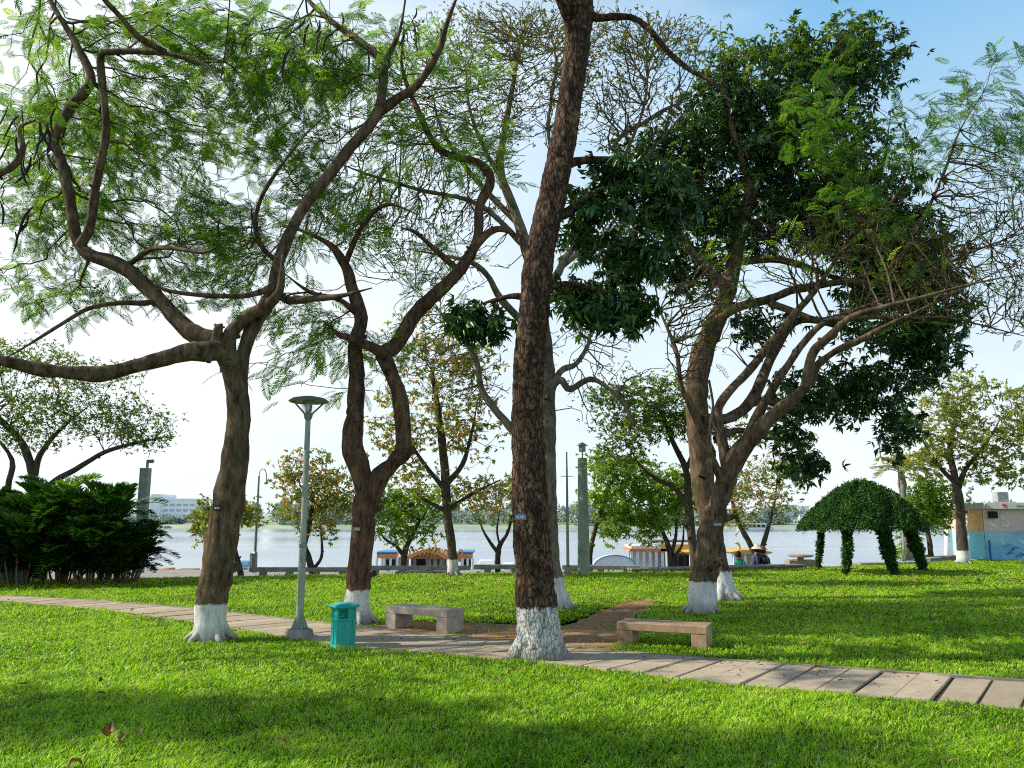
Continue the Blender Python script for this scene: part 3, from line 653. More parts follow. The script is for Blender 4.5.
small('young_tree', 'crooked two-stemmed small tree with mixed green and rusty leaves right of the park lamp', 25.0,
      [[(313, 574, 3.4), (308, 556, 3.2), (304, 545, 3.2), (308, 530, 2.6), (312, 510, 2)], [(313, 570, 2.2), (321, 558, 2), (322, 545, 1.8), (320, 520, 1.3)]],
      [(312, 500, 40, 34), (290, 485, 22, 22), (335, 490, 28, 28), (305, 460, 30, 12), (320, 530, 20, 8)], 260, 'autumn', SPRIG, 1.1, 3)
small('young_tree', 'low leaning tree with yellow green leaves half hidden by the left leaning trunk', 25.0,
      [[(241, 575, 3), (236, 555, 2.6), (232, 543, 2.2), (225, 530, 1.6)]],
      [(212, 522, 26, 20), (240, 512, 26, 12), (225, 505, 20, 8)], 130, 'olive', SPRIG, 1.2, 4)
small('young_tree', 'tall open tree with flat layered olive crown left of the forked tree', 20.5,
      [[(696, 582, 5), (694, 555, 4.6), (690, 520, 4.4), (688, 495, 4), (686, 470, 3.4), (672, 440, 2.6), (660, 410, 2)], [(691, 512, 3.4), (676, 490, 3), (655, 478, 2.4), (640, 465, 1.8), (625, 440, 1.2)], [(686, 470, 2.6), (700, 440, 2), (720, 420, 1.2)]],
      [(650, 392, 48, 18), (640, 425, 48, 20), (675, 415, 30, 25), (620, 455, 30, 18), (610, 400, 26, 14), (730, 430, 26, 16), (800, 445, 12, 10)], 520, 'green2', SPECK, 1.8, 4, tip=.0055)
small('young_tree', 'bright green drooping tree just right of the round concrete pole', 25.5,
      [[(590, 578, 3), (590, 555, 2.6), (595, 530, 2.2), (605, 500, 1.8), (615, 475, 1.2)]],
      [(612, 490, 34, 32), (635, 478, 30, 26), (615, 525, 22, 16), (600, 465, 20, 14)], 290, 'green', SPRIG, 1.2, 3.4, droop=.4)
small('young_tree', 'fresh green multi-stemmed tree in front of the boat with white posts', 25.8,
      [[(672, 578, 3.2), (671, 560, 3), (668, 545, 2.6), (660, 525, 1.8), (652, 505, 1.2)], [(671, 556, 2.2), (676, 535, 1.8), (676, 510, 1.2)], [(671, 560, 2), (682, 545, 1.6), (684, 520, 1.2)]],
      [(660, 505, 40, 26), (680, 490, 28, 26), (645, 530, 24, 14)], 290, 'green', SPRIG, 1.1, 3.2)
small('young_tree', 'small v-shaped tree with thin brownish leaves behind the seated people', 30.2,
      [[(757, 573, 3.4), (757, 560, 3.2), (748, 540, 2.8), (738, 522, 2.2), (732, 500, 1.4)], [(757, 562, 3), (763, 545, 3), (769, 525, 2.4), (775, 500, 1.6), (778, 470, 1.2)]],
      [(760, 495, 40, 26), (775, 470, 34, 20), (735, 490, 20, 22), (740, 520, 18, 10)], 340, 'autumn', SPRIG, 1.0, 2)
small('bank_tree', 'yellow green tree with white painted base in front of the painted kiosk', 29.0,
      [[(963, 560, 6), (962, 540, 5), (960, 515, 4.6), (958, 495, 4.4), (955, 478, 3.6), (950, 450, 2.8), (955, 420, 2)], [(958, 490, 3.4), (965, 470, 2.8), (985, 445, 2.2), (1000, 420, 1.6)], [(957, 485, 3), (938, 465, 2.4), (922, 440, 1.8)]],
      [(940, 425, 45, 38), (985, 420, 45, 40), (925, 460, 28, 25), (1005, 465, 34, 24), (955, 385, 40, 18), (1030, 420, 30, 50), (975, 470, 30, 20)], 620, 'olive', SPRIG, 1.2, 3.0, 'bark7w')
small('bank_tree', 'low fresh green tree behind the right side of the vine pavilion', 31.5,
      [[(932, 568, 3), (930, 545, 2.6), (926, 525, 2), (920, 500, 1.4)]],
      [(922, 500, 22, 24), (935, 518, 18, 18), (910, 545, 12, 16), (945, 500, 16, 18)], 230, 'green', SPRIG, 1.3, 4)
small('spreading_tree', 'wide flat-topped tree with dark trunks and layered leaves behind the palm thicket', 22.5,
      [[(36, 585, 5), (37, 540, 4.6), (35, 500, 4.4), (32, 470, 4), (20, 440, 3.4), (-5, 415, 2.6)], [(36, 510, 3.6), (50, 485, 3.6), (75, 470, 3.4), (105, 452, 3), (140, 442, 2.6), (170, 436, 1.6)],
       [(34, 480, 4), (40, 455, 3.4), (60, 430, 2.6), (90, 405, 1.8)], [(10, 585, 4.4), (10, 540, 4.2), (8, 490, 4), (12, 460, 3.4), (-10, 430, 3)]],
      [(60, 400, 90, 22), (120, 420, 62, 20), (30, 430, 60, 22), (20, 360, 60, 22), (140, 440, 40, 12), (-50, 400, 70, 50), (90, 375, 60, 14)], 1000, 'green2', SPECK, 1.5, 5, 'bark7', tip=.007)
# tree standing left of the picture: throws the foreground shade
def off_tree(bx, by, hh, blobs, lab):
    b = np.array([bx, by, 0.0]); T = Tree('flame_tree', lab, 'tree', b, by, M['bark1'])
    p = catmull(np.array([(0, 0, 0), (.05, .1, 1.6), (.2, 0, hh * .45)]) + b, 5); V, Fq = tube(p, np.linspace(.28, .2, len(p)), 12); T.g.add(V, [Fq]); T.sk.append(p); T.sr.append(np.linspace(.28, .2, len(p)))
    A = []
    for cx, cy, cz, rx, ry, rz_, n in blobs:
        u = R.normal(size=(n, 3)); u /= np.linalg.norm(u, axis=1)[:, None]; u *= (R.random(n) ** .4)[:, None]; A.append(np.array([cx, cy, cz]) + u * [rx, ry, rz_])
        p = catmull(np.array([b + [.2, 0, hh * .42], (b + [0, 0, hh] + np.array([cx, cy, cz])) / 2, [cx, cy, cz]]), 6); r = np.linspace(.14, .03, len(p)); V, Fq = tube(p, r, 8); T.g.add(V, [Fq]); T.sk.append(p); T.sr.append(r)
    nd, dr, _ = T.crown(np.vstack(A), .5, .005, .04); lg = Geo(); leaves(lg, [FROND_LO], nd, dr, 3.2, .55, .18, flat=.2); T.finish(lg, M['fern'])
off_tree(-12.4, 7.6, 8, [(-13.8, 7.2, 8.0, 2.1, .6, .35, 150), (-11.5, 7.15, 8.1, 1.7, .5, .3, 110), (-9.6, 6.2, 8.0, 1.5, .35, .3, 70), (-8.3, 6.1, 8.1, 1.5, .4, .3, 90), (-15.8, 7.0, 7.8, 1.5, .7, .4, 60)], 'feathery tree standing on the lawn outside the left edge')
# ------------------------------------------------------------------ path and lawn
top = [(-140, 589), (0, 596.5), (100, 601.5), (190, 609), (351, 627), (460, 638), (565, 648), (680, 658), (850, 670), (1024, 682), (1250, 698), (1600, 722)]
bot = [(-160, 593), (0, 602), (100, 610), (190, 622.5), (340, 647), (450, 656), (565, 666), (680, 681.5), (850, 696), (1024, 711), (1250, 731), (1600, 768)]
TOP = np.array([G(*p)[:2] for p in top]); BOT = np.array([G(*p)[:2] for p in bot])
def interp_poly(A, x): return np.interp(x, A[:, 0], A[:, 1])
def path_sd(x, y):
    """>0 inside the path strip (metres, roughly)"""
    return np.minimum(interp_poly(TOP, x) - y, y - interp_poly(BOT, x)) * .87
edge_px = [(-700, 585), (-200, 581), (0, 580), (160, 578), (340, 574.5), (600, 572.5), (800, 568), (870, 565), (1000, 559), (1300, 552)]
EDGE = np.array([G(*p)[:2] for p in edge_px])
def edge_y(x): return np.interp(x, EDGE[:, 0], EDGE[:, 1])
dirt_px = [[(380, 633), (450, 636), (520, 643), (600, 651), (618, 645), (625, 625), (645, 612), (655, 601), (640, 600), (612, 607), (585, 618), (560, 626), (500, 624), (440, 622), (400, 622), (375, 626)]]
DIRT = np.array([G(*p)[:2] for p in dirt_px[0]])
def in_poly(x, y, poly):
    r = np.zeros(x.shape, bool); n = len(poly)
    for i in range(n):
        x0, y0 = poly[i]; x1, y1 = poly[(i + 1) % n]
        c = ((y0 > y) != (y1 > y)) & (x < (x1 - x0) * (y - y0) / (y1 - y0 + 1e-12) + x0); r ^= c
    return r
def sn(x, y, s, seed=0):
    """cheap smooth noise by sum of sines"""
    return (np.sin(x * s * 1.3 + y * s * .7 + seed) + np.sin(-x * s * .8 + y * s * 1.9 + seed * 2.1) + np.sin(x * s * 2.3 - y * s * 1.1 + seed * 3.7)) / 3

def build_ground():
    # ground under the lawn
    m, t, o = nt('lawn_soil'); c = ramp(t, tnoise(t, 2.5, 8, .7), [(.3, (.035, .06, .012)), (.6, (.06, .11, .018)), (.8, (.12, .10, .05))]); bsdf(t, o, c, .95, tnoise(t, 40), .6, .02, .1)
    xs = [-400, -60] + list(np.linspace(-30, 30, 61)) + [60, 400]
    V = []; Fq = []
    for x in xs:
        e = float(edge_y(x)); V += [(x, -60, 0), (x, 0, 0), (x, 10, 0), (x, e, 0), (x, e + .02, -.35), (x, e + 1.5, -3.4)]
    for i in range(len(xs) - 1):
        for j in range(5): a = i * 6 + j; Fq.append((a, a + 6, a + 7, a + 1))
    o1 = mesh_obj('lawn', raw_mesh('lawn', V, [np.array(Fq)], m)); tag(o1, kind='structure')
    # stone slabs
    xs_ = np.linspace(TOP[0, 0] + .5, TOP[-2, 0] + 1.2, 170); C = np.stack([xs_, (interp_poly(TOP, xs_) + interp_poly(BOT, xs_)) / 2], 1)
    ks = np.ones(9) / 9; C[4:-4, 1] = np.convolve(C[:, 1], ks, 'valid')
    s_l = np.concatenate([[0], np.cumsum(np.linalg.norm(np.diff(C, axis=0), axis=1))]); L = s_l[-1]
    def frame(s):
        c = np.array([np.interp(s, s_l, C[:, 0]), np.interp(s, s_l, C[:, 1])]); e = np.array([np.interp(s + .3, s_l, C[:, 0]), np.interp(s + .3, s_l, C[:, 1])]); d = e - c; d /= np.linalg.norm(d) + 1e-9
        nn = np.array([-d[1], d[0]]) + d * .21; nn /= np.linalg.norm(nn); ts = np.linspace(0, 2, 201); q = c + nn * ts[:, None]; hi = ts[np.argmax(q[:, 1] > interp_poly(TOP, q[:, 0]))]
        q = c - nn * ts[:, None]; lo = ts[np.argmax(q[:, 1] < interp_poly(BOT, q[:, 0]))]
        return c - nn * lo, c + nn * hi, d
    mb = MB(); s = .02; step = .345
    while s < L - step - .35:
        st = step * R.uniform(.94, 1.06); g = .008 + R.uniform(0, .010)
        a0, b0, d0 = frame(s); a1, b1, d1 = frame(s + st); a0 = a0 + d0 * g; b0 = b0 + d0 * g; a1 = a1 - d1 * g; b1 = b1 - d1 * g
        z = .024 + R.uniform(-.006, .008); zz = [z + R.uniform(-.005, .005) for _ in range(4)]
        q = [a0 + (b0 - a0) * R.uniform(0, .03), a1 + (b1 - a1) * R.uniform(0, .03), a1 + (b1 - a1) * .94, a0 + (b0 - a0) * .94]; q = [p + R.normal(0, .007, 2) for p in q]
        vs = [(*p, -.03) for p in q] + [(*p, h) for p, h in zip(q, zz)]
        mb.add(vs, [(4, 5, 6, 7), (0, 1, 5, 4), (1, 2, 6, 5), (2, 3, 7, 6), (3, 0, 4, 7)])
        s += st
    m, t, o = nt('path_stone')
    g = t.nodes.new('ShaderNodeNewGeometry'); rr = N(t, 'ShaderNodeMath', operation='MULTIPLY'); t.links.new(g.outputs['Random Per Island'], rr.inputs[0]); rr.inputs[1].default_value = 1
    base = ramp(t, rr.outputs[0], [(0, (.42, .34, .235)), (1, (.62, .51, .375))])
    c = mix(t, ramp(t, tnoise(t, 7, 8, .75), [(.35, (0, 0, 0)), (.75, (.6, .6, .6))]), base, (.28, .215, .14))
    c = mix(t, ramp(t, tnoise(t, 26, 6, .8), [(.55, (0, 0, 0)), (.72, (.55, .55, .55))]), c, (.16, .13, .095)); c = mix(t, ramp(t, tnoise(t, 1.6, 4, .6), [(.5, (0, 0, 0)), (.75, (.6, .6, .6))]), c, (.30, .26, .17))
    bsdf(t, o, c, .85, tnoise(t, 30, 8, .7), .5, .008, .2)
    ob = mb.build('stone_path', m, bevel=.008); tag(ob, kind='structure')
    # bed below slabs with thin kerb line along far side
    m2 = mat_simple('path_bed', (.085, .07, .045), .95, .4, 12, .5, .1, dirt=(.05, .08, .02))
    V = [(*p, .004) for p in BOT] + [(*p, .004) for p in TOP]; n = len(BOT); Fq = [(i, i + 1, n + i + 1, n + i) for i in range(n - 1)]
    tag(mesh_obj('path_bed', raw_mesh('path_bed', V, [np.array(Fq)], m2)), kind='structure')
    kb = MB()
    for i in range(n - 1):
        a, b = TOP[i], TOP[i + 1]; d = (b - a) / np.linalg.norm(b - a); nn = np.array([-d[1], d[0]]); q = [a - nn * .07, b - nn * .07, b + nn * .0, a + nn * .0]
        kb.add([(*p, -.03) for p in q] + [(*p, .032) for p in q], [(4, 5, 6, 7), (0, 1, 5, 4), (2, 3, 7, 6)])
    tag(kb.build('path_kerb', mat_simple('kerb_stone', (.32, .27, .21), .9, .3, 5, .4, .2)), kind='structure')
    # bare soil track
    P2 = []; 
    c0 = np.array([0, .0]); cl = np.vstack([DIRT, DIRT[:1]]); cl = catmull(np.hstack([cl, np.zeros((len(cl), 1))]), 6)[:-1, :2]
    cl = cl + R.normal(0, .03, cl.shape)
    import bmesh
    bm = bmesh.new(); vs = [bm.verts.new((x, y, .006)) for x, y in cl]; bm.faces.new(vs); bmesh.ops.triangulate(bm, faces=bm.faces)
    me = bpy.data.meshes.new('dirt_track'); bm.to_mesh(me); bm.free(); me.materials.append(M['dirt']); tag(mesh_obj('dirt_track', me), kind='structure')

OBST = []   # (x,y,r) keep grass away
def build_grass():
    xs = []; ys = []; hs = []; ws = []
    def band(y0, y1, dens, h, w):
        half = lambda y: .66 * y + 2.2
        A = (y1 - y0) * 2 * half(y1); n = int(A * dens); x = R.uniform(-half(y1), half(y1), n); y = R.uniform(y0, y1, n)
        k = (np.abs(x) < .66 * y + 2.2) & (y < edge_y(x) - .02); x, y = x[k], y[k]
        sd = path_sd(x, y); k = sd < (.0 + .055 * sn(x, y, 9) + .03 * sn(x, y, 31, 4)); 
        jn = (R.random(len(x)) < .0); x, y = x[k | jn], y[k | jn]
        ind = in_poly(x + .08 * sn(x, y, 7), y + .08 * sn(x, y, 8, 3), DIRT); k = ~ind | (R.random(len(x)) < .03); x, y = x[k], y[k]
        k = np.ones(len(x), bool)
        for ox, oy, r in OBST: k &= (x - ox) ** 2 + (y - oy) ** 2 > r * r
        x, y = x[k], y[k]
        # patchy thin spots near the tracks
        xs.append(x); ys.append(y); hs.append(np.full(len(x), h)); ws.append(np.full(len(x), w))
    band(4.2, 6.6, 3900, .050, .0072); band(6.6, 9.0, 3000, .050, .0084); band(9, 13, 1700, .050, .0105); band(13, 19, 950, .050, .0125); band(19, 31.5, 480, .052, .018)
    x = np.concatenate(xs); y = np.concatenate(ys); h = np.concatenate(hs); w = np.concatenate(ws); n = len(x)
    tall = 1 + .28 * sn(x, y, 1.7) + .32 * sn(x, y, 5.3, 2) + .34 * sn(x, y, 15, 1)
    h = h * R.uniform(.55, 1.25, n) * np.clip(tall, .5, 1.6); w = w * R.uniform(.7, 1.35, n)
    a = R.uniform(0, 2 * np.pi, n); lean = R.uniform(.4, 1.6, n) * h
    d = np.stack([np.cos(a), np.sin(a), np.zeros(n)], 1); s = np.stack([-np.sin(a), np.cos(a), np.zeros(n)], 1)
    tw = R.normal(0, .35, n)[:, None]; s = s + d * tw
    b = np.stack([x, y, np.full(n, -.004)], 1); up = np.array([0, 0, 1.0])
    m1 = b + d * (lean * .35)[:, None] + up * (h * .62)[:, None]; tp = b + d * lean[:, None] + up * (h * R.uniform(.65, 1.0, n))[:, None]
    W = w[:, None] * .5
    V = np.stack([b - s * W * .8, b + s * W * .8, m1 + s * W, m1 - s * W, tp], 1).reshape(-1, 3)
    o = np.arange(n)[:, None] * 5
    rn = np.clip(.42 + .20 * sn(x, y, .9, 1) + .16 * sn(x, y, 3.1, 5) + .12 * sn(x, y, 11, 2) + R.normal(0, .24, n), 0, 1)
    rn[R.random(n) < .035] = 1.0
    me = raw_mesh('lawn_grass', V, [np.array([0, 1, 2, 3])[None] + o, np.array([3, 2, 4])[None] + o], M['grass'], np.repeat(rn, 5))
    ob = mesh_obj('lawn_grass', me); tag(ob, 'short bright green grass covering the park lawn', 'grass', kind='stuff')
    print('blades', n)

def build_litter():
    tm = merge([leaf_quads((0, 0, 0), (1, 0, 0), (0, 1, 0), .09, .045, -.25, .5)]); g = Geo(); n = 1700
    y = 9 + R.random(n) ** .8 * 17; x = R.uniform(-1, 1, n) * (.62 * y); k = (y < edge_y(x)) & (path_sd(x, y) < 0) & ((x > -2) | (R.random(n) < .35)); x, y = x[k], y[k]; n = len(x)
    a = R.uniform(0, 6.28, n); pos = np.stack([x, y, np.full(n, .065)], 1); X = np.stack([np.cos(a), np.sin(a), R.normal(0, .2, n)], 1)
    scatter(g, tm, pos, X, np.tile([0, 0, 1.], (n, 1)) + R.normal(0, .3, (n, 3)), R.uniform(.5, 1.1, n) * np.clip(y / 14, .8, 1.6), .35 + .65 * R.random(n))
    xp = R.uniform(-2, 4.5, 60); yp = interp_poly(BOT, xp) + R.uniform(.1, 1.3, 60)
    scatter(g, tm, np.stack([xp, yp, np.full(60, .045)], 1), np.stack([R.normal(size=60), R.normal(size=60), np.zeros(60)], 1), np.tile([0, 0, 1.], (60, 1)), R.uniform(.3, .8, 60), R.random(60) * .6)
    tag(mesh_obj('leaf_litter', g.mesh('leaf_litter', M['deadleaf'])), 'small dry leaves strewn thinly over lawn and path', 'leaf litter', kind='stuff')
    spots = [(101, 682, .8, .1, 'dark narrow fallen leaf lying alone at the left of the near lawn'), (101, 693, .8, .5, 'reddish upright fallen leaf just below the dark narrow one'), (119, 694, .7, .8, 'pale fallen leaf right of the reddish upright one'),
             (107, 737, 1.5, .3, 'large curled brown fallen leaf in the shade at the lower left'), (124, 735, 1.1, .6, 'second curled leaf touching the large brown one'), (140, 731, .8, .9, 'pale fallen leaf beside the large curled brown leaf'),
             (279, 666, .9, .9, 'tan fallen leaf on the lawn below the litter bin'), (305, 694, .9, .5, 'orange brown fallen leaf in front of the bin shadow'), (246, 707, .9, .95, 'yellowish fallen leaf lying at the near shade edge left of centre'),
             (282, 739, .8, .7, 'small tan leaf in the near shade left of centre'), (497, 679, 1.0, .8, 'orange fallen leaf just left below the painted centre trunk'), (160, 664, .8, .5, 'small brown leaf below the left leaning trunk'),
             (818, 667, 1.1, .4, 'brown fallen leaf by the far edge of the right part of the path'), (665, 681, .9, .9, 'yellow fallen leaf on the near edge of the path'), (380, 701, .7, .2, 'dark fallen leaf below the path bench'), (535, 735, .8, .3, 'brown leaf lowest in the middle of the near lawn'), (24, 684, .7, .3, 'brown leaf nearest the left edge of the near lawn'), (75, 761, 1, .3, 'dark brown leaf in the bottom left corner shade')]
    import bmesh
    for i, (px, py, s, c, lab) in enumerate(spots):
        p = G(px, py, .062); L = .11 * s; n = 7; vs = []; fs = []; curl = R.uniform(-2.5, 2.5)
        for j in range(n):
            u = j / (n - 1); w = .5 * .46 * L * math.sin(math.pi * min(.99, .03 + u * .95)) ** .7
            for q in (-1, -.5, 0, .5, 1): vs.append(((u - .5) * L, q * w, curl * (u - .5) ** 2 * L + abs(q) * w * .8 + R.normal(0, .0015)))
        for j in range(n - 1):
            for q in range(4): a = j * 5 + q; fs.append((a, a + 1, a + 6, a + 5))
        me = raw_mesh('fallen_leaf', vs, [np.array(fs)], M['deadleaf'], np.full(len(vs), c), True); o = mesh_obj('fallen_leaf', me, None, p); o.rotation_euler = (R.uniform(-.3, .3), R.uniform(-.3, .3), R.uniform(0, 6.28))
        tag(o, lab, 'leaf', 'fallen leaves on the near lawn')

# ------------------------------------------------------------------ water, far shore
WZ = -2.5
def build_far():
    m, t, o = nt('lake_water'); b = t.nodes.new('ShaderNodeBsdfPrincipled'); b.inputs['Base Color'].default_value = (.34, .40, .45, 1); b.inputs['Roughness'].default_value = .16; b.inputs['Specular IOR Level'].default_value = .75
    n1 = tnoise(t, 1.2, 6, .65, stretch=(.35, 1, 1)); n2 = tnoise(t, .02, 3, .6, stretch=(.15, 1, 1)); bp = t.nodes.new('ShaderNodeBump'); bp.inputs['Strength'].default_value = .22; bp.inputs['Distance'].default_value = .2
    t.links.new(n1, bp.inputs['Height']); t.links.new(bp.outputs[0], b.inputs['Normal'])
    t.links.new(ramp(t, n2, [(.4, (.10, .10, .10)), (.6, (.3, .3, .3))]), b.inputs['Roughness']); t.links.new(b.outputs[0], o.inputs[0])
    V = [(-900, 20, WZ), (900, 20, WZ), (900, 256, WZ), (-900, 256, WZ)]
    tag(mesh_obj('lake_water', raw_mesh('lake_water', V, [np.array([[0, 1, 2, 3]])], m)), kind='structure')
    # far land to the horizon
    ml = mat_simple('hazy_meadow', (.40, .46, .32), .95, .25, .05, .1, .05)  # meadow colour paled, distance haze mixed into it
    n = 60; xs = np.linspace(-700, 700, n); V = []; Fq = []
    rows = [(250, WZ - .5), (254, WZ + .3), (262, WZ + 1.0), (320, WZ + 2), (3500, WZ + 3)]
    for x in xs:
        j = 3 * math.sin(x * .021) + 2 * math.sin(x * .057)
        for (y, z) in rows: V.append((x * (1 if y < 1000 else 6), y + j, z))
    k = len(rows)
    for i in range(n - 1):
        for q in range(k - 1): a = i * k + q; Fq.append((a, a + k, a + k + 1, a + 1))
    tag(mesh_obj('far_shore', raw_mesh('far_shore', V, [np.array(Fq)], ml)), kind='structure')
    # hills
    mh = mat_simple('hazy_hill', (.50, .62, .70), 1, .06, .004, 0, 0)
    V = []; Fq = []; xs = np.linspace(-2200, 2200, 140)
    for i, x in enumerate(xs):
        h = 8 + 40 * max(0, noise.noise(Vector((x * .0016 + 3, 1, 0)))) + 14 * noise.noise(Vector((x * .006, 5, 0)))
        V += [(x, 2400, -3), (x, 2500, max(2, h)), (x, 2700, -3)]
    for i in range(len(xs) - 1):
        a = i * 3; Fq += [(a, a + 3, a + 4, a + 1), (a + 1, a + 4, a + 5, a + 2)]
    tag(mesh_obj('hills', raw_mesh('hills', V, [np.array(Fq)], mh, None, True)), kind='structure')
    # far wood (one mass)
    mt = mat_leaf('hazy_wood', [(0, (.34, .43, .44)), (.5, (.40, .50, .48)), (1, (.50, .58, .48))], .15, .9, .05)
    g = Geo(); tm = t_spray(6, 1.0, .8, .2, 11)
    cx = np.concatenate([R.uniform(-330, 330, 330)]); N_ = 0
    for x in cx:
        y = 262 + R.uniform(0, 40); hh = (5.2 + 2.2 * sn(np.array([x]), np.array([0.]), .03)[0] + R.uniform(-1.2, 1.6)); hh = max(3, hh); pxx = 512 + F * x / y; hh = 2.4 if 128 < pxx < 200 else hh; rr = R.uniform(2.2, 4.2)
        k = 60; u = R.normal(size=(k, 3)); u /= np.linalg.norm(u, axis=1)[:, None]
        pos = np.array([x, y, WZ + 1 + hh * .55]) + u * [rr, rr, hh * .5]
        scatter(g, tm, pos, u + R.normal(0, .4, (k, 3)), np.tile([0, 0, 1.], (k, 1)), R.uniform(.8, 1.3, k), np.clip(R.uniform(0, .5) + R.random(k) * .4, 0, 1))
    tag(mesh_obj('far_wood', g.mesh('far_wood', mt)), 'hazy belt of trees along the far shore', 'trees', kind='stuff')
    # buildings on the far shore
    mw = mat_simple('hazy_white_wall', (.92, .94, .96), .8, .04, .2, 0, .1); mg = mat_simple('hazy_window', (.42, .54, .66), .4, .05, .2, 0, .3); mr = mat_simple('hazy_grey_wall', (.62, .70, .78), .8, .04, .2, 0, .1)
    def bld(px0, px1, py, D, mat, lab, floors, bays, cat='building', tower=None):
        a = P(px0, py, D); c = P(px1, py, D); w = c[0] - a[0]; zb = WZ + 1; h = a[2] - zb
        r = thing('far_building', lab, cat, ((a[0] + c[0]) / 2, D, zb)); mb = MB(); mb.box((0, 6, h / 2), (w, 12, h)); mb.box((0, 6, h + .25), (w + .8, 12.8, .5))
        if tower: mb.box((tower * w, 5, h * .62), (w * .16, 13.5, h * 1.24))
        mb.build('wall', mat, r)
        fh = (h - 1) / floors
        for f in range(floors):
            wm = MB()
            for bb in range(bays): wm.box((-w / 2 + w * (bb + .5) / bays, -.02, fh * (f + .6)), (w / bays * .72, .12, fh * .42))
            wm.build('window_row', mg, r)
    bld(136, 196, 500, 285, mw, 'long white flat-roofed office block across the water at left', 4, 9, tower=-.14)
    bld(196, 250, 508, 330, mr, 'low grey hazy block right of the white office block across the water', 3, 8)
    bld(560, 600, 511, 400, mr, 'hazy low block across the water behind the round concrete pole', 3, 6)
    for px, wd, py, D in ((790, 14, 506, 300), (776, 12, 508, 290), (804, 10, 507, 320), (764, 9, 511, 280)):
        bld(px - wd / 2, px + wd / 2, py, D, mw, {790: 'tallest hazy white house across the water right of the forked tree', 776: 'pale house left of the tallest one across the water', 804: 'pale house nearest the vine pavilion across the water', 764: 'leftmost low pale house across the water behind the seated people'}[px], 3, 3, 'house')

# ------------------------------------------------------------------ street furniture
def bench(FR, rz, L, depth, h, lab, bm_='bench'):
    d = np.array([math.cos(rz), math.sin(rz)]); n = np.array([-d[1], d[0]]); c = np.array(FR) - d * L / 2 + n * depth / 2
    r = thing('stone_bench', lab, 'bench', (c[0], c[1], 0), rz, 'stone benches beside the path')
    MB().box((0, 0, h - .05), (L, depth, .10)).build('seat', M[bm_], r, .008)
    for s in (-1, 1): MB().box((s * (L / 2 - .105), 0, (h - .10) / 2 - .01), (.20, depth - .012, h - .08)).build('leg', M[bm_], r, .008)
    for k in (-.42, .42): OBST.append((c[0] + d[0] * L * k, c[1] + d[1] * L * k, .15))

def lamp_post():
    b = G(299, 638); Y = b[1]; top = P(306, 400, Y); h = top[2]
    r = thing('park_lamp', 'grey green park lamp with funnel head on a square concrete foot beside the bin', 'lamp', b)
    MB().box((0, 0, .05), (.34, .32, .16), .6, .86).build('foot', M['concrete'], r, .012)
    mb = MB()
    for k in range(4):
        a = .5 + k * math.pi / 2; e = np.array([math.cos(a), math.sin(a), 0]); s = np.array([-math.sin(a), math.cos(a), 0])
        mb.prism([(0.03, 0), (.125, 0), (.03, .24)], e, (0, 0, 1), s * .012, np.array([0, 0, .13]) - s * .006)
    mb.build('gusset', M['postpaint'], r)
    x = top[0] - b[0]
    MB().tube([(0, 0, .10), (0, 0, h * .38)], .052, 14).tube([(0, 0, h * .38), (0, 0, h - .24)], [.046, .038], 14).build('pole', M['postpaint'], r, smooth=False)
    MB().lathe([(.054, 0), (.058, .02), (.058, .05), (.048, .07)], 14, (0, 0, h * .37)).build('collar', M['lampmetal'], r)
    hd = bpy.data.objects.new('lamp_head', None); link(hd, r); hd.location = (0, 0, h)
    hd.empty_display_size = .1
    MB().lathe([(.04, -.30), (.06, -.26), (.075, -.19), (.03, -.19)], 8, cap=True).build('neck', M['lampmetal'], hd)
    ribs = MB()
    for i in range(4):
        a = i * math.pi / 2 + .5; ribs.tube([(.06 * math.cos(a), .06 * math.sin(a), -.20), (.225 * math.cos(a), .225 * math.sin(a), -.03)], .014, 5)
    ribs.build('rib', M['lampmetal'], hd)
    m, t, o = nt('lamp_glass'); gb = t.nodes.new('ShaderNodeBsdfGlass'); gb.inputs['Roughness'].default_value = .15; gb.inputs['Color'].default_value = (.85, .92, .92, 1); gb.inputs['IOR'].default_value = 1.1
    tp = t.nodes.new('ShaderNodeBsdfTransparent'); mx = t.nodes.new('ShaderNodeMixShader'); mx.inputs[0].default_value = .6; t.links.new(gb.outputs[0], mx.inputs[1]); t.links.new(tp.outputs[0], mx.inputs[2]); t.links.new(mx.outputs[0], o.inputs[0])
    MB().lathe([(.06, -.185), (.10, -.13), (.095, -.05), (.09, -.03)], 14, cap=False).build('glass_cup', m, hd, smooth=True)
    MB().lathe([(.03, -.18), (.05, -.16), (.055, -.10), (.04, -.05), (.01, -.03)], 12).build('bulb_cover', M['white'], hd, smooth=True)
    MB().lathe([(.12, -.02), (.275, -.035), (.292, -.018), (.24, .02), (.10, .05), (.01, .055)], 24).build('lamp_cap', M['lampmetal'], hd, smooth=False)
    OBST.append((b[0], b[1], .13))

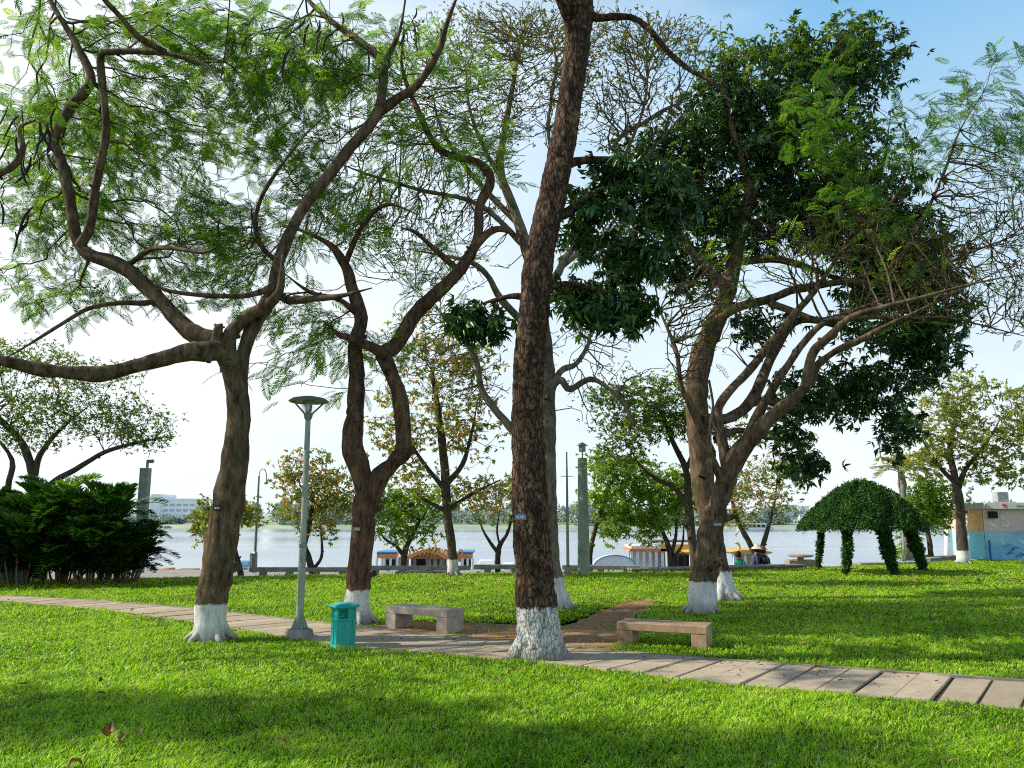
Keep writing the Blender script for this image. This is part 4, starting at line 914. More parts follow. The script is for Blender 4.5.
def bin_():
    b = G(340.5, 648.5); b = b + np.array([0, .14, 0]); H = P(340, 602, b[1])[2]; w = .168
    r = thing('litter_bin', 'teal plastic six-sided litter bin with overhanging lid and open upper sides', 'bin', b, .17)
    MB().lathe([(w * 1.05, 0), (w * 1.05, .02), (w * .97, .035), (w * .95, H * .60), (w * 1.02, H * .61), (w * 1.02, H * .645), (w * .93, H * .655)], 6).build('body', M['teal'], r, .005)
    for i in range(6):
        a = i * math.pi / 3; MB().box((w * .86 * math.cos(a), w * .86 * math.sin(a), H * .77), (.030, .030, H * .25), a).build('post', M['teal'], r, .005)
    for i in (0, 2, 4):
        a = (i + .5) * math.pi / 3 + math.pi / 3; k = w * .86 * math.cos(math.pi / 6) - .008; MB().box((k * math.cos(a), k * math.sin(a), H * .77), (.012, w * .80, H * .245), a).build('side_panel', M['teal'], r)
    for i in range(6):
        a = (i + .5) * math.pi / 3; MB().box((w * .835 * math.cos(a), w * .835 * math.sin(a), H * .315), (.014, .018, H * .55), a).build('rib', M['teal'], r, .003)
    MB().lathe([(w * .9, H * .86), (w * 1.20, H * .885), (w * 1.24, H * .92), (w * 1.14, H * .95), (w * .75, H * .985), (w * .3, H * 1.0), (.01, H * 1.0)], 6).build('lid', M['teal'], r, .006)
    OBST.append((b[0], b[1], .16))

def vine_pavilion():
    Y = 24.4; c = P(865, 560, Y); c[2] = 0
    r = thing('vine_pavilion', 'domed garden pavilion overgrown with clipped green vines standing on the right lawn', 'pavilion', c)
    hz = lambda py: P(862, py, Y)[2]
    ze, zt = hz(528), hz(480); rx = 1.80; ry = 1.55
    prof = lambda q: 1 - .34 * q - .66 * q ** 2.3
    # dark inner shell, painted for the shade within the vines
    V = []; Fq = []; n = 36; mm = 12
    for j in range(mm + 1):
        q = j / mm
        for i in range(n):
            a = 2 * math.pi * i / n; V.append((rx * .93 * q * math.cos(a), ry * .93 * q * math.sin(a), ze - .02 + (zt - ze - .10) * prof(q)))
    for j in range(mm):
        for i in range(n): k = (i + 1) % n; Fq.append((j * n + i, j * n + k, (j + 1) * n + k, (j + 1) * n + i))
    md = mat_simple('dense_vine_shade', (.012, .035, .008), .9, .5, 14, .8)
    mesh_obj('shade_shell', raw_mesh('shade_shell', V, [np.array(Fq)], md, None, True), r)
    g = Geo(); k = 13000; q = np.sqrt(R.random(k)); a = R.uniform(0, 6.283, k)
    lump = 1 + .035 * np.sin(a * 5 + q * 6) + .03 * np.sin(a * 11 + q * 9)
    pos = np.stack([rx * q * np.cos(a) * lump, ry * q * np.sin(a) * lump, ze + (zt - ze) * prof(q) * lump - R.random(k) ** 2 * .10], 1)
    rim = R.random(k) < .14; pos[rim, 2] -= R.random(rim.sum()) * .13
    nrm = np.stack([np.cos(a) * q, np.sin(a) * q, np.full(k, .8)], 1); X = nrm + R.normal(0, .7, (k, 3)); X[:, 2] -= .3
    scatter(g, t_spray(6, .045, .028, .3, 21), pos, X, nrm + R.normal(0, .4, (k, 3)), R.uniform(.7, 1.2, k), np.clip(R.random(k) * .7 + .3 * sn(pos[:, 0], pos[:, 2], 6), 0, 1))
    k = 90; a = R.uniform(0, 6.283, k); q = R.random(k) ** .5; top_ = np.stack([rx * q * np.cos(a), ry * q * np.sin(a), ze + (zt - ze) * prof(q) + .04], 1)
    scatter(g, t_spray(5, .10, .04, .1, 22), top_, np.tile([0, 0, 1.], (k, 1)) + R.normal(0, .3, (k, 3)), np.tile([1., 0, 0], (k, 1)), R.uniform(.6, 1.2, k), R.random(k))
    mesh_obj('vine_roof', g.mesh('vine_roof', M['vine']), r)
    legs = [((818, 573), (822, 520), 25.3, .12), ((845, 575), (846, 520), 23.4, .19), ((895, 574), (881, 518), 23.4, .27), ((924, 572), (905, 518), 25.2, .28), ((872, 570), (866, 520), 25.9, .10)]
    legs = legs[:4]
    for (bx, by), (tx, ty), yy, rr in legs:
        p0 = P(bx, by, yy); p0[2] = 0; p1 = P(tx, ty, yy); mid = (p0 + p1) / 2 + R.normal(0, .03, 3); pts = catmull(np.array([p0, mid, p1 + (p1 - p0) * .1]), 6) - c
        pb = MB(); pb.tube(pts, .045, 6); pb.tube(pts + [.06, .05, 0], .02, 5); l = pb.build('post', M['bark7'], r)
        g = Geo(); k = int(1150 * rr / .2); tt = R.random(k) ** .8; ctr = np.stack([np.interp(tt * (len(pts) - 1), range(len(pts)), pts[:, i]) for i in range(3)], 1); a = R.uniform(0, 6.283, k)
        rad_ = rr * .68 * (.35 + .75 * tt ** .6) * R.uniform(.55, 1.15, k) * (1 + .2 * np.sin(tt * 17)); pos = ctr + np.stack([np.cos(a) * rad_, np.sin(a) * rad_, R.normal(0, .03, k)], 1)
        keep = (tt > .16) | (R.random(k) < .45); pos = pos[keep]; k = len(pos)
        scatter(g, t_spray(6, .065, .042, .3, 23), pos, R.normal(0, 1, (k, 3)) + [0, 0, -.3], np.tile([0, 0, 1.], (k, 1)) + R.normal(0, .5, (k, 3)), R.uniform(.7, 1.3, k), R.random(k) * .6)
        mesh_obj('vine', g.mesh('vine', M['vine']), l)

def kiosk():
    A = np.array([P(985, 540, 31)[0], 31.0, 0]); r = thing('painted_kiosk', 'low flat-roofed kiosk with pink and blue mural walls at the right edge', 'kiosk', A)
    FY = -1.7; SL = FY / 6.5; RZ = math.atan(SL); h = P(985, 509, 31)[2]; z1 = P(985, 531, 31)[2]; W = 6.5; xl = P(955, 540, 33.2)[0] - A[0]
    mpink = mat_simple('pink_mural', (.88, .66, .66), .8, .1, 1.3, .1, .2, dirt=(.90, .78, .76)); mblue = mat_simple('blue_mural', (.22, .55, .90), .8, .15, 1.2, .1, .2, dirt=(.66, .82, .92)); mor = mat_simple('orange_mural', (.88, .62, .50), .8, .15, 1.6, .1, .2, dirt=(.88, .84, .80)); mlb = mat_simple('light_blue_mural', (.45, .75, .95), .8, .15, 1.5, .1, .2, dirt=(.92, .95, .96))
    B = MB(); B.add([(0, 0, 0), (W, FY, 0), (W, 4, 0), (xl, 2.6, 0), (0, 0, h), (W, FY, h), (W, 4, h), (xl, 2.6, h)], [(4, 5, 6, 7), (1, 2, 6, 5), (2, 3, 7, 6), (0, 1, 5, 4), (3, 0, 4, 7)]); B.build('wall', M['concrete'], r)
    def face(p, q, za, zb, mat, nm, off=.012):
        p = np.array(p, float); q = np.array(q, float); d = (q - p) / np.linalg.norm(q - p); n = np.array([d[1], -d[0]]) * off
        return MB().add([(p[0] + n[0], p[1] + n[1], za), (q[0] + n[0], q[1] + n[1], za), (q[0] + n[0], q[1] + n[1], zb), (p[0] + n[0], p[1] + n[1], zb)], [(0, 1, 2, 3)]).build(nm, mat, r)
    face((0, 0), (W, FY), z1, h, mpink, 'pink_panel'); face((0, 0), (W, FY), 0, z1 - .004, mblue, 'blue_panel')
    e = np.array([xl, 2.6]); f1 = e * .42
    face(e, f1, z1, h, mor, 'mural_panel'); face(e, f1, 0, z1 - .004, mlb, 'mural_panel')
    mor2 = mat_simple('pale_orange', (.85, .50, .25), .8, .1, 2); mlb2 = mat_simple('sky_blue_mural', (.22, .70, .95), .8, .15, 1, .1, .2, dirt=(.8, .93, .97))
    face(f1, (0, 0), z1, h, mor2, 'corner_panel'); face(f1, (0, 0), 0, z1 - .004, mlb2, 'corner_panel')
    # slanted white buttress on the left
    b = MB(); b.prism([(0, 0), (.28, 0), (.08, h), (-.12, h)], (e / np.linalg.norm(e)).tolist() + [0] if 0 else (-1, 0, 0), (0, 0, 1), (0, .25, 0), (xl - .02, 2.35, 0)); b.build('buttress', M['white'], r)
    # roof slab
    rf = MB(); rf.add([(x, y, z) for z in (h, h + .24) for x, y in ((-.05, -.35), (W + .3, FY - .45), (W + .3, 4.3), (xl - .4, 2.9), (xl - .45, 2.2))], [(4, 3, 2, 1, 0), (5, 6, 7, 8, 9)] + [(i, (i + 1) % 5, 5 + (i + 1) % 5, 5 + i) for i in range(5)])
    ro = rf.build('roof', mat_simple('roof_edge', (.60, .62, .60), .8, .1, 3), r, .01)
    mred = mat_simple('red_mark', (.60, .05, .04), .6); mgr = mat_simple('green_mark', (.10, .38, .25), .6)
    for i, x in enumerate((.55, 1.5, 2.45)):
        hh = [(0, -.07), (.075, .02), (.06, .06), (.03, .065), (0, .04), (-.03, .065), (-.06, .06), (-.075, .02)]
        MB().prism(hh, (1, SL, 0), (0, 0, 1), (0, .01, 0), (x, -.370 + x * SL - .012, h + .12)).build('heart_mark', mred, ro)
        g_ = MB(); x += .4
        for k in range(5): g_.box((x + k * .05, -.372 + (x + k * .05) * SL, h + .11), (.03, .006, .05 + .03 * (k % 2)), RZ)
        g_.build('green_lettering', mgr, ro)
    # wall lettering
    ml = mat_simple('faded_white', (.86, .80, .80), .8, .15, 8)
    for txt, x, z, s in (('S', .55, z1 + .16, .72), ('S', 1.30, z1 + .16, .72)):
        cu = bpy.data.curves.new('lettering', 'FONT'); cu.body = txt; cu.size = s; cu.extrude = .004; cu.offset = .02
        to = bpy.data.objects.new('tmp', cu); COL.objects.link(to); dg = bpy.context.evaluated_depsgraph_get(); me = bpy.data.meshes.new_from_object(to.evaluated_get(dg)); bpy.data.objects.remove(to)
        me.materials.clear(); me.materials.append(ml); o = mesh_obj('lettering', me, r, (x, -.022 + x * SL, z)); o.rotation_euler = (math.pi / 2, 0, RZ)
    # scribbled mural marks on the blue
    md = mat_simple('dark_blue_paint', (.03, .12, .40), .7)
    sc = MB()
    for k in range(9):
        x0 = .75 + R.random() * 1.0; z0 = .18 + R.random() * .35; pts = [(x0 + .16 * math.cos(a + k) * (1 + .3 * math.sin(3 * a)), -.03 + x0 * SL, z0 + .10 * math.sin(a + k * 2)) for a in np.linspace(0, 4, 9)]
        sc.tube(pts, .014, 4)
    sc.build('mural_scribble', md, r)
    MB().box((.12, -.07, .40), (.05, .03, .72)).build('mural_post', md, r)
    fl = MB(); fl.box((.26, -.22, h - .22), (.30, .14, .26)); fl.box((.26, -.10, h - .18), (.05, .16, .05)); fl.build('flood_light', M['dark'], r, .01)
    # box unit on the roof and roof sign frame
    ac = thing('roof_unit', 'grey air handling box on top of the painted kiosk roof', 'air unit', (A[0] + 1.05, A[1] + .5, h + .24))
    MB().box((0, 0, .22), (.44, .35, .40)).build('casing', mat_simple('unit_grey', (.40, .43, .45), .6), ac, .02)
    for z in range(5): MB().box((0, -.18, .10 + z * .06), (.34, .01, .02)).build('slat', M['lampmetal'], ac)
    for s in (-1, 1): MB().box((s * .15, 0, .012), (.05, .3, .03)).build('foot', M['lampmetal'], ac)
    ac.location.z += 0.003
    sg = thing('roof_sign', 'dark letter sign frame on the kiosk roof left of the grey box', 'sign', (A[0] - .1, A[1] + 1.2, h + .243))
    for i, ch in enumerate('S S'):
        if ch == ' ': continue
        cu = bpy.data.curves.new('letter', 'FONT'); cu.body = ch; cu.size = .52; cu.extrude = .02
        to = bpy.data.objects.new('tmp', cu); COL.objects.link(to); dg = bpy.context.evaluated_depsgraph_get(); me = bpy.data.meshes.new_from_object(to.evaluated_get(dg)); bpy.data.objects.remove(to)
        me.materials.clear(); me.materials.append(M['lampmetal']); o = mesh_obj('letter', me, sg, (-.45 + i * .32, 0, .07)); o.rotation_euler = (math.pi / 2, 0, 0)
    MB().box((.0, 0, .045), (1.1, .04, .03)).box((-.5, 0, .02), (.03, .03, .05)).box((.5, 0, .02), (.03, .03, .05)).build('sign_rail', M['lampmetal'], sg)

def parapets():
    def wall(name, lab, a, b, ya, yb, ztop, th, mat, z0=-.35, cat='wall', bev=.02):
        p = P(a, 570, ya); q = P(b, 570, yb); d = q - p; d[2] = 0; L = np.linalg.norm(d); r = thing(name, lab, cat, ((p[0] + q[0]) / 2, (ya + yb) / 2, 0), math.atan2(d[1], d[0]))
        MB().box((0, 0, (ztop + z0) / 2), (L, th, ztop - z0)).build('block', mat, r, bev); MB().box((0, 0, ztop + .031), (L + .04, th + .08, .06)).build('coping', M['concrete'], r, .01); return r
    # low rail on short posts, left to centre
    def rail(lab, a, b, ya, yb, z, n):
        p = P(a, 570, ya); q = P(b, 570, yb); d = q - p; d[2] = 0; L = np.linalg.norm(d); r = thing('bank_rail', lab, 'railing', ((p[0] + q[0]) / 2, (ya + yb) / 2, 0), math.atan2(d[1], d[0]), 'low rails on the bank')
        MB().box((0, 0, z), (L, .22, .13)).build('rail_beam', M['concrete'], r, .02)
        for i in range(n): MB().box(((i + .5) / n * L - L / 2, 0, z / 2 - .24), (.2, .18, z + .35)).build('post', M['concrete'], r, .01)
    rail('low grey rail along the bank between the left trunks', 250, 356, 25.0, 25.0, .06, 4)
    rail('low grey rail along the bank in front of the gabled boat', 362, 470, 25.1, 25.1, .10, 4)
    rail('low grey rail on the bank left of the central trunk', 474, 556, 25.3, 25.3, .12, 3)
    rail('low grey rail on the bank right of the round concrete pole', 562, 640, 25.2, 25.0, .12, 3)
    wall('bank_bench', 'long low stone ledge on the bank below the gabled boat', 397, 452, 24.7, 24.7, -.03, .5, M['bench'])
    wall('bank_wall', 'low dark concrete bank wall behind the forked tree with people on it', 628, 800, 24.9, 26.8, .05, .5, M['concrete'])
    # stone table
    c = P(801, 566, 27.6); c[2] = 0; r = thing('stone_table', 'small round stone table on a block at the end of the bank wall', 'table', c)
    MB().box((0, 0, -.04), (.95, .5, .5)).build('plinth', M['bench'], r, .02); MB().lathe([(.12, .20), (.10, .30)], 10).build('stem', M['concrete'], r); MB().lathe([(.34, .30), (.42, .33), (.42, .37), (.38, .39)], 18).build('tabletop', M['bench'], r)
    wall('bank_wall', 'pale concrete bank wall seen between the legs of the vine pavilion', 856, 925, 28.0, 29.0, .02, .4, M['bench'])
    wall('bank_wall', 'low pale bank kerb between the vine pavilion and the kiosk', 926, 958, 30.2, 32.3, .08, .35, M['concrete'])

def poles():
    b = G(584, 575.0); Y = b[1]
    r = thing('concrete_pole', 'stout round grey green pole with boxy lamp on top right of the central trunk', 'pole', b); h = P(583, 458, Y)[2]
    MB().lathe([(.19, -.1), (.185, .02), (.155, h * .5), (.135, h)], 18).build('shaft', M['pole'], r, smooth=False)
    MB().lathe([(.02, h), (.02, h + .18)], 6).lathe([(.10, h + .18), (.10, h + .36)], 4).lathe([(.18, h + .36), (.03, h + .46)], 4).build('lamp_box', M['lampmetal'], r)
    MB().box((0, -.178, .62), (.16, .03, .16)).build('plate', M['lampmetal'], r)
    b = G(568, 575.5); r = thing('thin_mast', 'thin steel mast standing on the bank between trunk and round pole', 'mast', b); h = P(567, 452, b[1])[2]
    MB().lathe([(.10, -.1), (.10, .25), (.045, .3), (.035, h * .6), (.02, h)], 8).build('shaft', M['lampmetal'], r); MB().box((0, 0, h * .8), (.35, .02, .02)).build('crossbar', M['lampmetal'], r)
    Y = 24.3; b = P(138, 575, Y); b[2] = 0; r = thing('concrete_pole', 'square pale concrete post rising behind the palm thicket', 'pole', b); h = P(138, 468, Y)[2]
    MB().box((0, 0, h / 2), (.26, .26, h)).build('shaft', M['pole'], r, .015); MB().box((.04, 0, h + .10), (.06, .06, .2)).box((.12, 0, h + .2), (.2, .1, .1)).build('lamp_box', M['lampmetal'], r)
    Y = 26.0; b = P(254, 575, Y); b[2] = 0; r = thing('street_lamp', 'thin grey street lamp with small hooked arm between left trunk and park lamp', 'street lamp', b); h = P(256, 476, Y)[2]
    MB().lathe([(.09, -.1), (.08, .5), (.045, .55), (.03, h)], 8).build('pole', M['lampmetal'], r)
    MB().tube(catmull(np.array([(0, 0, h - .02), (.04, 0, h + .18), (.16, 0, h + .22), (.24, 0, h + .05), (.24, 0, h - .15)]), 4), .014, 6).build('arm', M['lampmetal'], r)
    MB().lathe([(.02, 0), (.06, -.05), (.07, -.10), (.02, -.12)], 8, (.24, 0, h - .15)).build('lantern', M['lampmetal'], r)
    MB().lathe([(.12, 0), (.12, .5)], 8, (-.02, -.08, 0)).build('switch_box', M['lampmetal'], r)
    # lamp hanging from a curved arm, behind the pavilion
    Y = 30.0; t_ = P(881, 464, Y); b = np.array([P(905, 560, Y)[0], Y, 0.0]); r = thing('street_lamp', 'tall curved-arm street lamp with hanging white bell shade above the vine pavilion', 'street lamp', b); x = t_[0] - b[0]; z = t_[2]
    pts = catmull(np.array([(0, 0, -.1), (0, 0, z * .55), (0, 0, z + .1), (-.15, 0, z + .9), (x * .7, 0, z + 1.15), (x, 0, z + .9), (x, 0, z + .18)]), 5); MB().tube(pts, .028, 8).build('pole', M['postpaint'], r, smooth=True)
    MB().lathe([(.03, .22), (.05, .12), (.09, .08), (.14, .0), (.34, -.06), (.34, -.09), (.10, -.10), (.06, -.17), (.01, -.19)], 14, (x, 0, z)).build('lamp_shade', M['white'], r)

def palms():
    def fr(seed, n=20, L=1.0):
        rs = np.random.default_rng(seed); parts = []; p = lambda t: np.array([t * (1 - .12 * t), 0, .55 * t - .85 * t * t])
        V, Fq = tube(np.array([p(t) for t in np.linspace(0, 1, 7)]), np.linspace(.014, .004, 7), 4); parts.append((V, [tuple(f) for f in Fq]))
        for i in range(n):
            t = .2 + .8 * i / n; b = p(t); l = .34 * math.sin(math.pi * (.15 + .8 * t)) ** .7
            for s in (-1, 1):
                a = rad(50 - 15 * t + rs.uniform(-8, 8)); d = np.array([math.cos(a), s * math.sin(a), .25 - .3 * t + rs.uniform(-.1, .1)]); sd = np.cross([0, 0, 1], d); sd /= np.linalg.norm(sd); m1 = b + d * l * .5; tp = b + d * l + [0, 0, -.12 * l - .02]
                parts.append((np.array([b, m1 + sd * .026, tp, m1 - sd * .026]), [(0, 1, 2, 3)]))
        return merge(parts)
    T = [fr(1), fr(2), fr(3)]
    Y = 20.3
    labs = ['left part of the dark palm thicket beside the teal sheet', 'tallest palm clump of the dark thicket with bright top fronds', 'dark palm clump right of the tallest one', 'rightmost low palm clump of the thicket drooping to the grass', 'dark palm clump cut by the left edge']
    for k, (px, top, w) in enumerate(((22, 492, 34), (62, 470, 42), (92, 482, 36), (118, 512, 24), (-25, 485, 40))):
        c = P(px, 580, Y + (k % 2) * .7); c[2] = 0; h = P(px, top, Y)[2]; r = thing('areca_palm', labs[k], 'palm', c, 0, 'palm clumps in the thicket at left')
        st = Geo(); g = Geo(); ns = 22 if k != 3 else 20
        for i in range(ns):
            a = R.uniform(0, 6.283); q = R.uniform(0, .45); b = np.array([q * math.cos(a), q * math.sin(a), 0]); hs = h * (R.uniform(.03, .25) if i % 2 else R.uniform(.2, .62)); t = b * 1.6 + [0, 0, hs]; V, Fq = tube(catmull(np.array([b, (b * 1.15 + t) / 2, t]), 3), np.full(5, .025) if 0 else np.full(len(catmull(np.array([b, (b * 1.15 + t) / 2, t]), 3)), .025), 5); st.add(V, [Fq])
            nf = 8; aa = R.uniform(0, 6.283) + np.arange(nf) * 2.4; el = R.uniform(.35, 1.35, nf); X = np.stack([np.cos(aa) * np.cos(el), np.sin(aa) * np.cos(el), np.sin(el)], 1)
            Lf = np.clip((h - hs) * 1.35, .7, 1.5) * R.uniform(.75, 1.1, nf)
            Z = np.cross(np.cross(X, [0, 0, 1.]), X)
            rn = np.clip(np.full(nf, (hs / h) * 1.0) + R.uniform(-.2, .35, nf), 0, 1)  # low fronds darker, top ones brighter: highlights painted by height
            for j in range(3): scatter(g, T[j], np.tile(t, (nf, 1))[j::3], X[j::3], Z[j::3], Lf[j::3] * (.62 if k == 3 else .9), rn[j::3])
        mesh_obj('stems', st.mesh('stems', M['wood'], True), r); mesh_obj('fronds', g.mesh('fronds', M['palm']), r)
    # tall palm behind pavilion
    Y = 31.0; b = P(908, 560, Y); b[2] = 0; h = P(908, 474, Y)[2]; r = thing('tall_palm', 'palm with pale trunk and drooping fronds rising behind the vine pavilion', 'palm', b)
    MB().lathe([(.20, 0), (.15, h * .3), (.13, h * .8), (.17, h * .88), (.10, h)], 12).build('trunk', M['concrete'], r, smooth=True); g = Geo(); nf = 15; aa = np.arange(nf) * 2.4; el = R.uniform(.0, .9, nf); X = np.stack([np.cos(aa) * np.cos(el), np.sin(aa) * np.cos(el), np.sin(el)], 1); Z = np.cross(np.cross(X, [0, 0, 1.]), X)
    scatter(g, T[0], np.tile([0, 0, h], (nf, 1)), X, Z, R.uniform(1.1, 1.5, nf), R.uniform(.5, 1, nf)); mesh_obj('fronds', g.mesh('fronds', M['olive']), r)
    # teal sheet stall behind palms
    c = P(10, 575, 21.2); c[2] = 0; r = thing('sheet_stall', 'teal sheeted stall with pale top showing behind the palm thicket', 'stall', c)
    a = MB(); n = 14
    for i in range(n): x = -1.0 + 1.75 * i / (n - 1); a.add([(x, -.4 + .03 * (i % 2), .0), (x, -.38 - .03 * (i % 2), 1.08)], [])
    a.f += [(2 * i, 2 * i + 2, 2 * i + 3, 2 * i + 1) for i in range(n - 1)]; a.build('sheet', M['tealtarp'], r)
    MB().prism([(-1.05, 1.09), (.8, 1.09), (.7, 1.15), (-.9, 1.22)], (1, 0, 0), (0, 0, 1), (0, 1.2, 0), (0, -.45, 0)).build('roof', M['white'], r)
    for x in (-.95, .7): MB().box((x, .4, .53), (.06, .06, 1.08)).build('post', M['wood'], r)

# ------------------------------------------------------------------ boats
def hull(mb, L, W, H, bow=.18, z=0):
    n = 9; vs = []; 
    for i in range(n):
        u = i / (n - 1); x = (u - .5) * L; w = W / 2 * (1 - abs(2 * u - 1) ** 4 * .75); s = H * (1 + .35 * abs(2 * u - 1) ** 2.5)
        vs += [(x, -w * .7, z), (x, w * .7, z), (x, w, z + s), (x, -w, z + s)]
    fs = [(0, 1, 2, 3), (4 * n - 1, 4 * n - 2, 4 * n - 3, 4 * n - 4)]
    for i in range(n - 1):
        for j in range(4): a = 4 * i + j; b = 4 * i + (j + 1) % 4; fs.append((a, b, b + 4, a + 4))
    return mb.add(vs, fs)
def flow(mb, x0, x1, y, z, h, n=12):
    """scalloped valance"""
    for i in range(n):
        a = x0 + (x1 - x0) * i / n; b = x0 + (x1 - x0) * (i + 1) / n; mb.prism([(a, z + h), (b, z + h), (b, z + .05), ((a + b) / 2, z - .03), (a, z + .05)], (1, 0, 0), (0, 0, 1), (0, .04, 0), (0, y, 0))
def dragon_head(parent, x, y, z, s, d=1):
    s = s * .55
    mb = MB(); mb.tube(catmull(np.array([(x, y, z), (x - d * .15 * s, y, z + .5 * s), (x + d * .1 * s, y, z + .9 * s), (x + d * .5 * s, y, z + 1.0 * s)]), 4), [.16 * s] * 4 + [.14 * s] * 4 + [.15 * s] * 4 + [.08 * s], 8)
    mb.tube([(x + d * .15 * s, y, z + 1.0 * s), (x - d * .1 * s, y, z + 1.3 * s)], [.04 * s, .01 * s], 5); mb.tube([(x + d * .05 * s, y, z + .95 * s), (x - d * .25 * s, y, z + 1.15 * s)], [.05 * s, .01 * s], 5)
    mb.build('dragon_head', M['yellow'], parent, smooth=True)
def boats():
    # gabled dragon boat, 50 m out
    Y = 50.0; k = Y / F; X = lambda px: P(px, 550, Y)[0]; Z = lambda py: P(430, py, Y)[2]
    cx = X(428); r = thing('dragon_boat', 'moored pleasure boat with brown gabled pavilion and orange scalloped roof edges', 'boat', (cx, Y, WZ)); z = lambda py: Z(py) - WZ; x = lambda px: X(px) - cx
    hull(MB(), x(478) - x(376), 3.4, .8).build('hull', M['white'], r)
    dk = z(573)
    MB().box((0, 0, (dk + .7) / 2), (x(474) - x(380), 2.6, max(.1, dk - .7))).build('deck', M['curtain'], r)
    for a, b in ((381, 401), (459, 474)):
        w = MB(); flow(w, x(a), x(b), -1.5, z(557), z(552) - z(557), 7); w.build('roof_edge', M['orange'], r)
        MB().box(((x(a) + x(b)) / 2, 0, z(551.5)), (x(b) - x(a), 3, .12)).build('side_roof', M['blue'], r)
        for i in range(4): MB().box((x(a) + (x(b) - x(a)) * i / 3, -1.42, (dk + z(557)) / 2), (.12, .12, z(557) - dk)).build('post', M['white'], r)
        MB().box(((x(a) + x(b)) / 2, -.6, (dk + z(556)) / 2), (x(b) - x(a) - .3, .1, z(556) - dk)).build('cabin_wall', M['curtain'], r)
        MB().box(((x(a) + x(b)) / 2 + .1, -.67, (dk + z(558)) / 2), ((x(b) - x(a)) * .45, .05, z(558) - dk - .1)).build('door', M['dark'], r)
    MB().box(((x(401) + x(411)) / 2, -.9, (dk + z(556)) / 2), (x(411) - x(401), .1, z(556) - dk)).build('cabin_wall', M['curtain'], r)
    for a, b in ((403, 411), (458, 463)): MB().box(((x(a) + x(b)) / 2, -1.2, z(558)), (x(b) - x(a), .1, .30)).build('name_board', M['yellow'], r)
    g0, g1, gz = x(409), x(452), z(555.5); zt = z(547.5)
    roof = MB(); pts = [(g0, gz), (g0 + .7, gz + .32), ((g0 + g1) / 2 - .5, zt - .12), ((g0 + g1) / 2, zt), ((g0 + g1) / 2 + .5, zt - .12), (g1 - .7, gz + .32), (g1, gz)]
    roof.prism(pts + [(p[0] * .93 + .07 * (g0 + g1) / 2, p[1] - .2) for p in pts[::-1]], (1, 0, 0), (0, 0, 1), (0, 3.3, 0), (0, -1.75, 0)); roof.build('gable_roof', M['orange'], r)
    MB().prism([(g0 + .3, gz - .12)] + [(p[0] * .93 + .07 * (g0 + g1) / 2, p[1] - .14) for p in pts[1:-1]] + [(g1 - .3, gz - .12)], (1, 0, 0), (0, 0, 1), (0, .1, 0), (0, -1.6, 0)).build('gable', M['brownroof'], r)
    MB().box(((g0 + g1) / 2, -.9, (dk + gz) / 2), (g1 - g0 - .5, .1, gz - dk)).build('cabin_wall', M['wood'], r)
    MB().box((x(424), -1.0, (dk + z(557)) / 2), (x(429) - x(419), .06, z(557) - dk)).build('door', M['dark'], r)
    for p in (431, 437, 443): MB().box((x(p), -1.0, (dk + z(557.5)) / 2), (.22, .05, z(557.5) - dk - .05)).build('curtain', M['curtain'], r)
    for p in (410, 418, 430, 446, 451): MB().box((x(p), -1.58, (dk + gz) / 2), (.14, .14, gz - dk)).build('post', M['wood'], r)
    sc = MB()
    for i in range(9): q = g0 - .3 + (g1 - g0 + .9) * i / 8; sc.tube(catmull(np.array([(q - .18, -1.7, zt - .45), (q, -1.7, zt - .05), (q + .16, -1.7, zt - .22), (q + .05, -1.7, zt - .36)]), 3), .05, 5)
    sc.build('roof_scrolls', M['orange'], r)
    dragon_head(r, x(405), -1.2, z(548), .8, -1); dragon_head(r, x(438), -1.2, z(547), .75, 1)
    # white posts boat
    Y = 46.0; cx = P(660, 550, Y)[0]; X = lambda px: P(px, 550, Y)[0] - cx; Z = lambda py: P(660, py, Y)[2] - WZ
    r = thing('dragon_boat', 'moored pleasure boat with white posts and flat orange edged roof right of the pole', 'boat', (cx, Y, WZ))
    hull(MB(), X(700) - X(624), 3.2, .8).build('hull', M['white'], r); dk = Z(572); MB().box((0, 0, (dk + .7) / 2), (X(697) - X(627), 2.5, max(.1, dk - .7))).build('deck', M['white'], r)
    zr = Z(549); MB().box(((X(626) + X(668)) / 2, 0, zr), (X(668) - X(626), 3.0, .14)).build('roof', M['orange'], r); MB().box(((X(628) + X(666)) / 2, 0, zr + .15), (X(666) - X(628), 2.6, .14)).build('roof_deck', M['white'], r)
    for i in range(7): MB().box((X(628) + (X(664) - X(628)) * i / 6, -1.3, (dk + zr) / 2), (.14, .14, zr - dk)).build('post', M['white'], r)
    MB().box(((X(628) + X(664)) / 2, -.3, (dk + zr) / 2), (X(664) - X(628), .1, zr - dk)).build('cabin_wall', M['curtain'], r)
    MB().box(((X(668) + X(690)) / 2, -.4, (dk + zr) / 2 - .1), (X(690) - X(668), 1.2, zr - dk - .2)).build('rear_cabin', M['wood'], r)
    for p in (670, 677, 684): MB().box((X(p), -1.08, (dk + zr) / 2 - .1), (.25, .08, zr - dk - .5)).build('window', M['dark'], r)
    w = MB(); flow(w, X(656), X(690), -1.5, Z(551), .42, 6); w.build('roof_edge', M['yellow'], r)
    MB().box(((X(650) + X(697)) / 2, .2, Z(541)), (X(697) - X(650), 1.6, .10)).build('upper_awning', M['wood'], r)
    for p in (652, 674, 695): MB().box((X(p), .2, (Z(541) + zr) / 2), (.08, .08, Z(541) - zr)).build('awning_post', M['wood'], r)
    dragon_head(r, X(642), -1.0, Z(548.5), .7, -1); dragon_head(r, X(628), -1.0, Z(549), .5, -1)
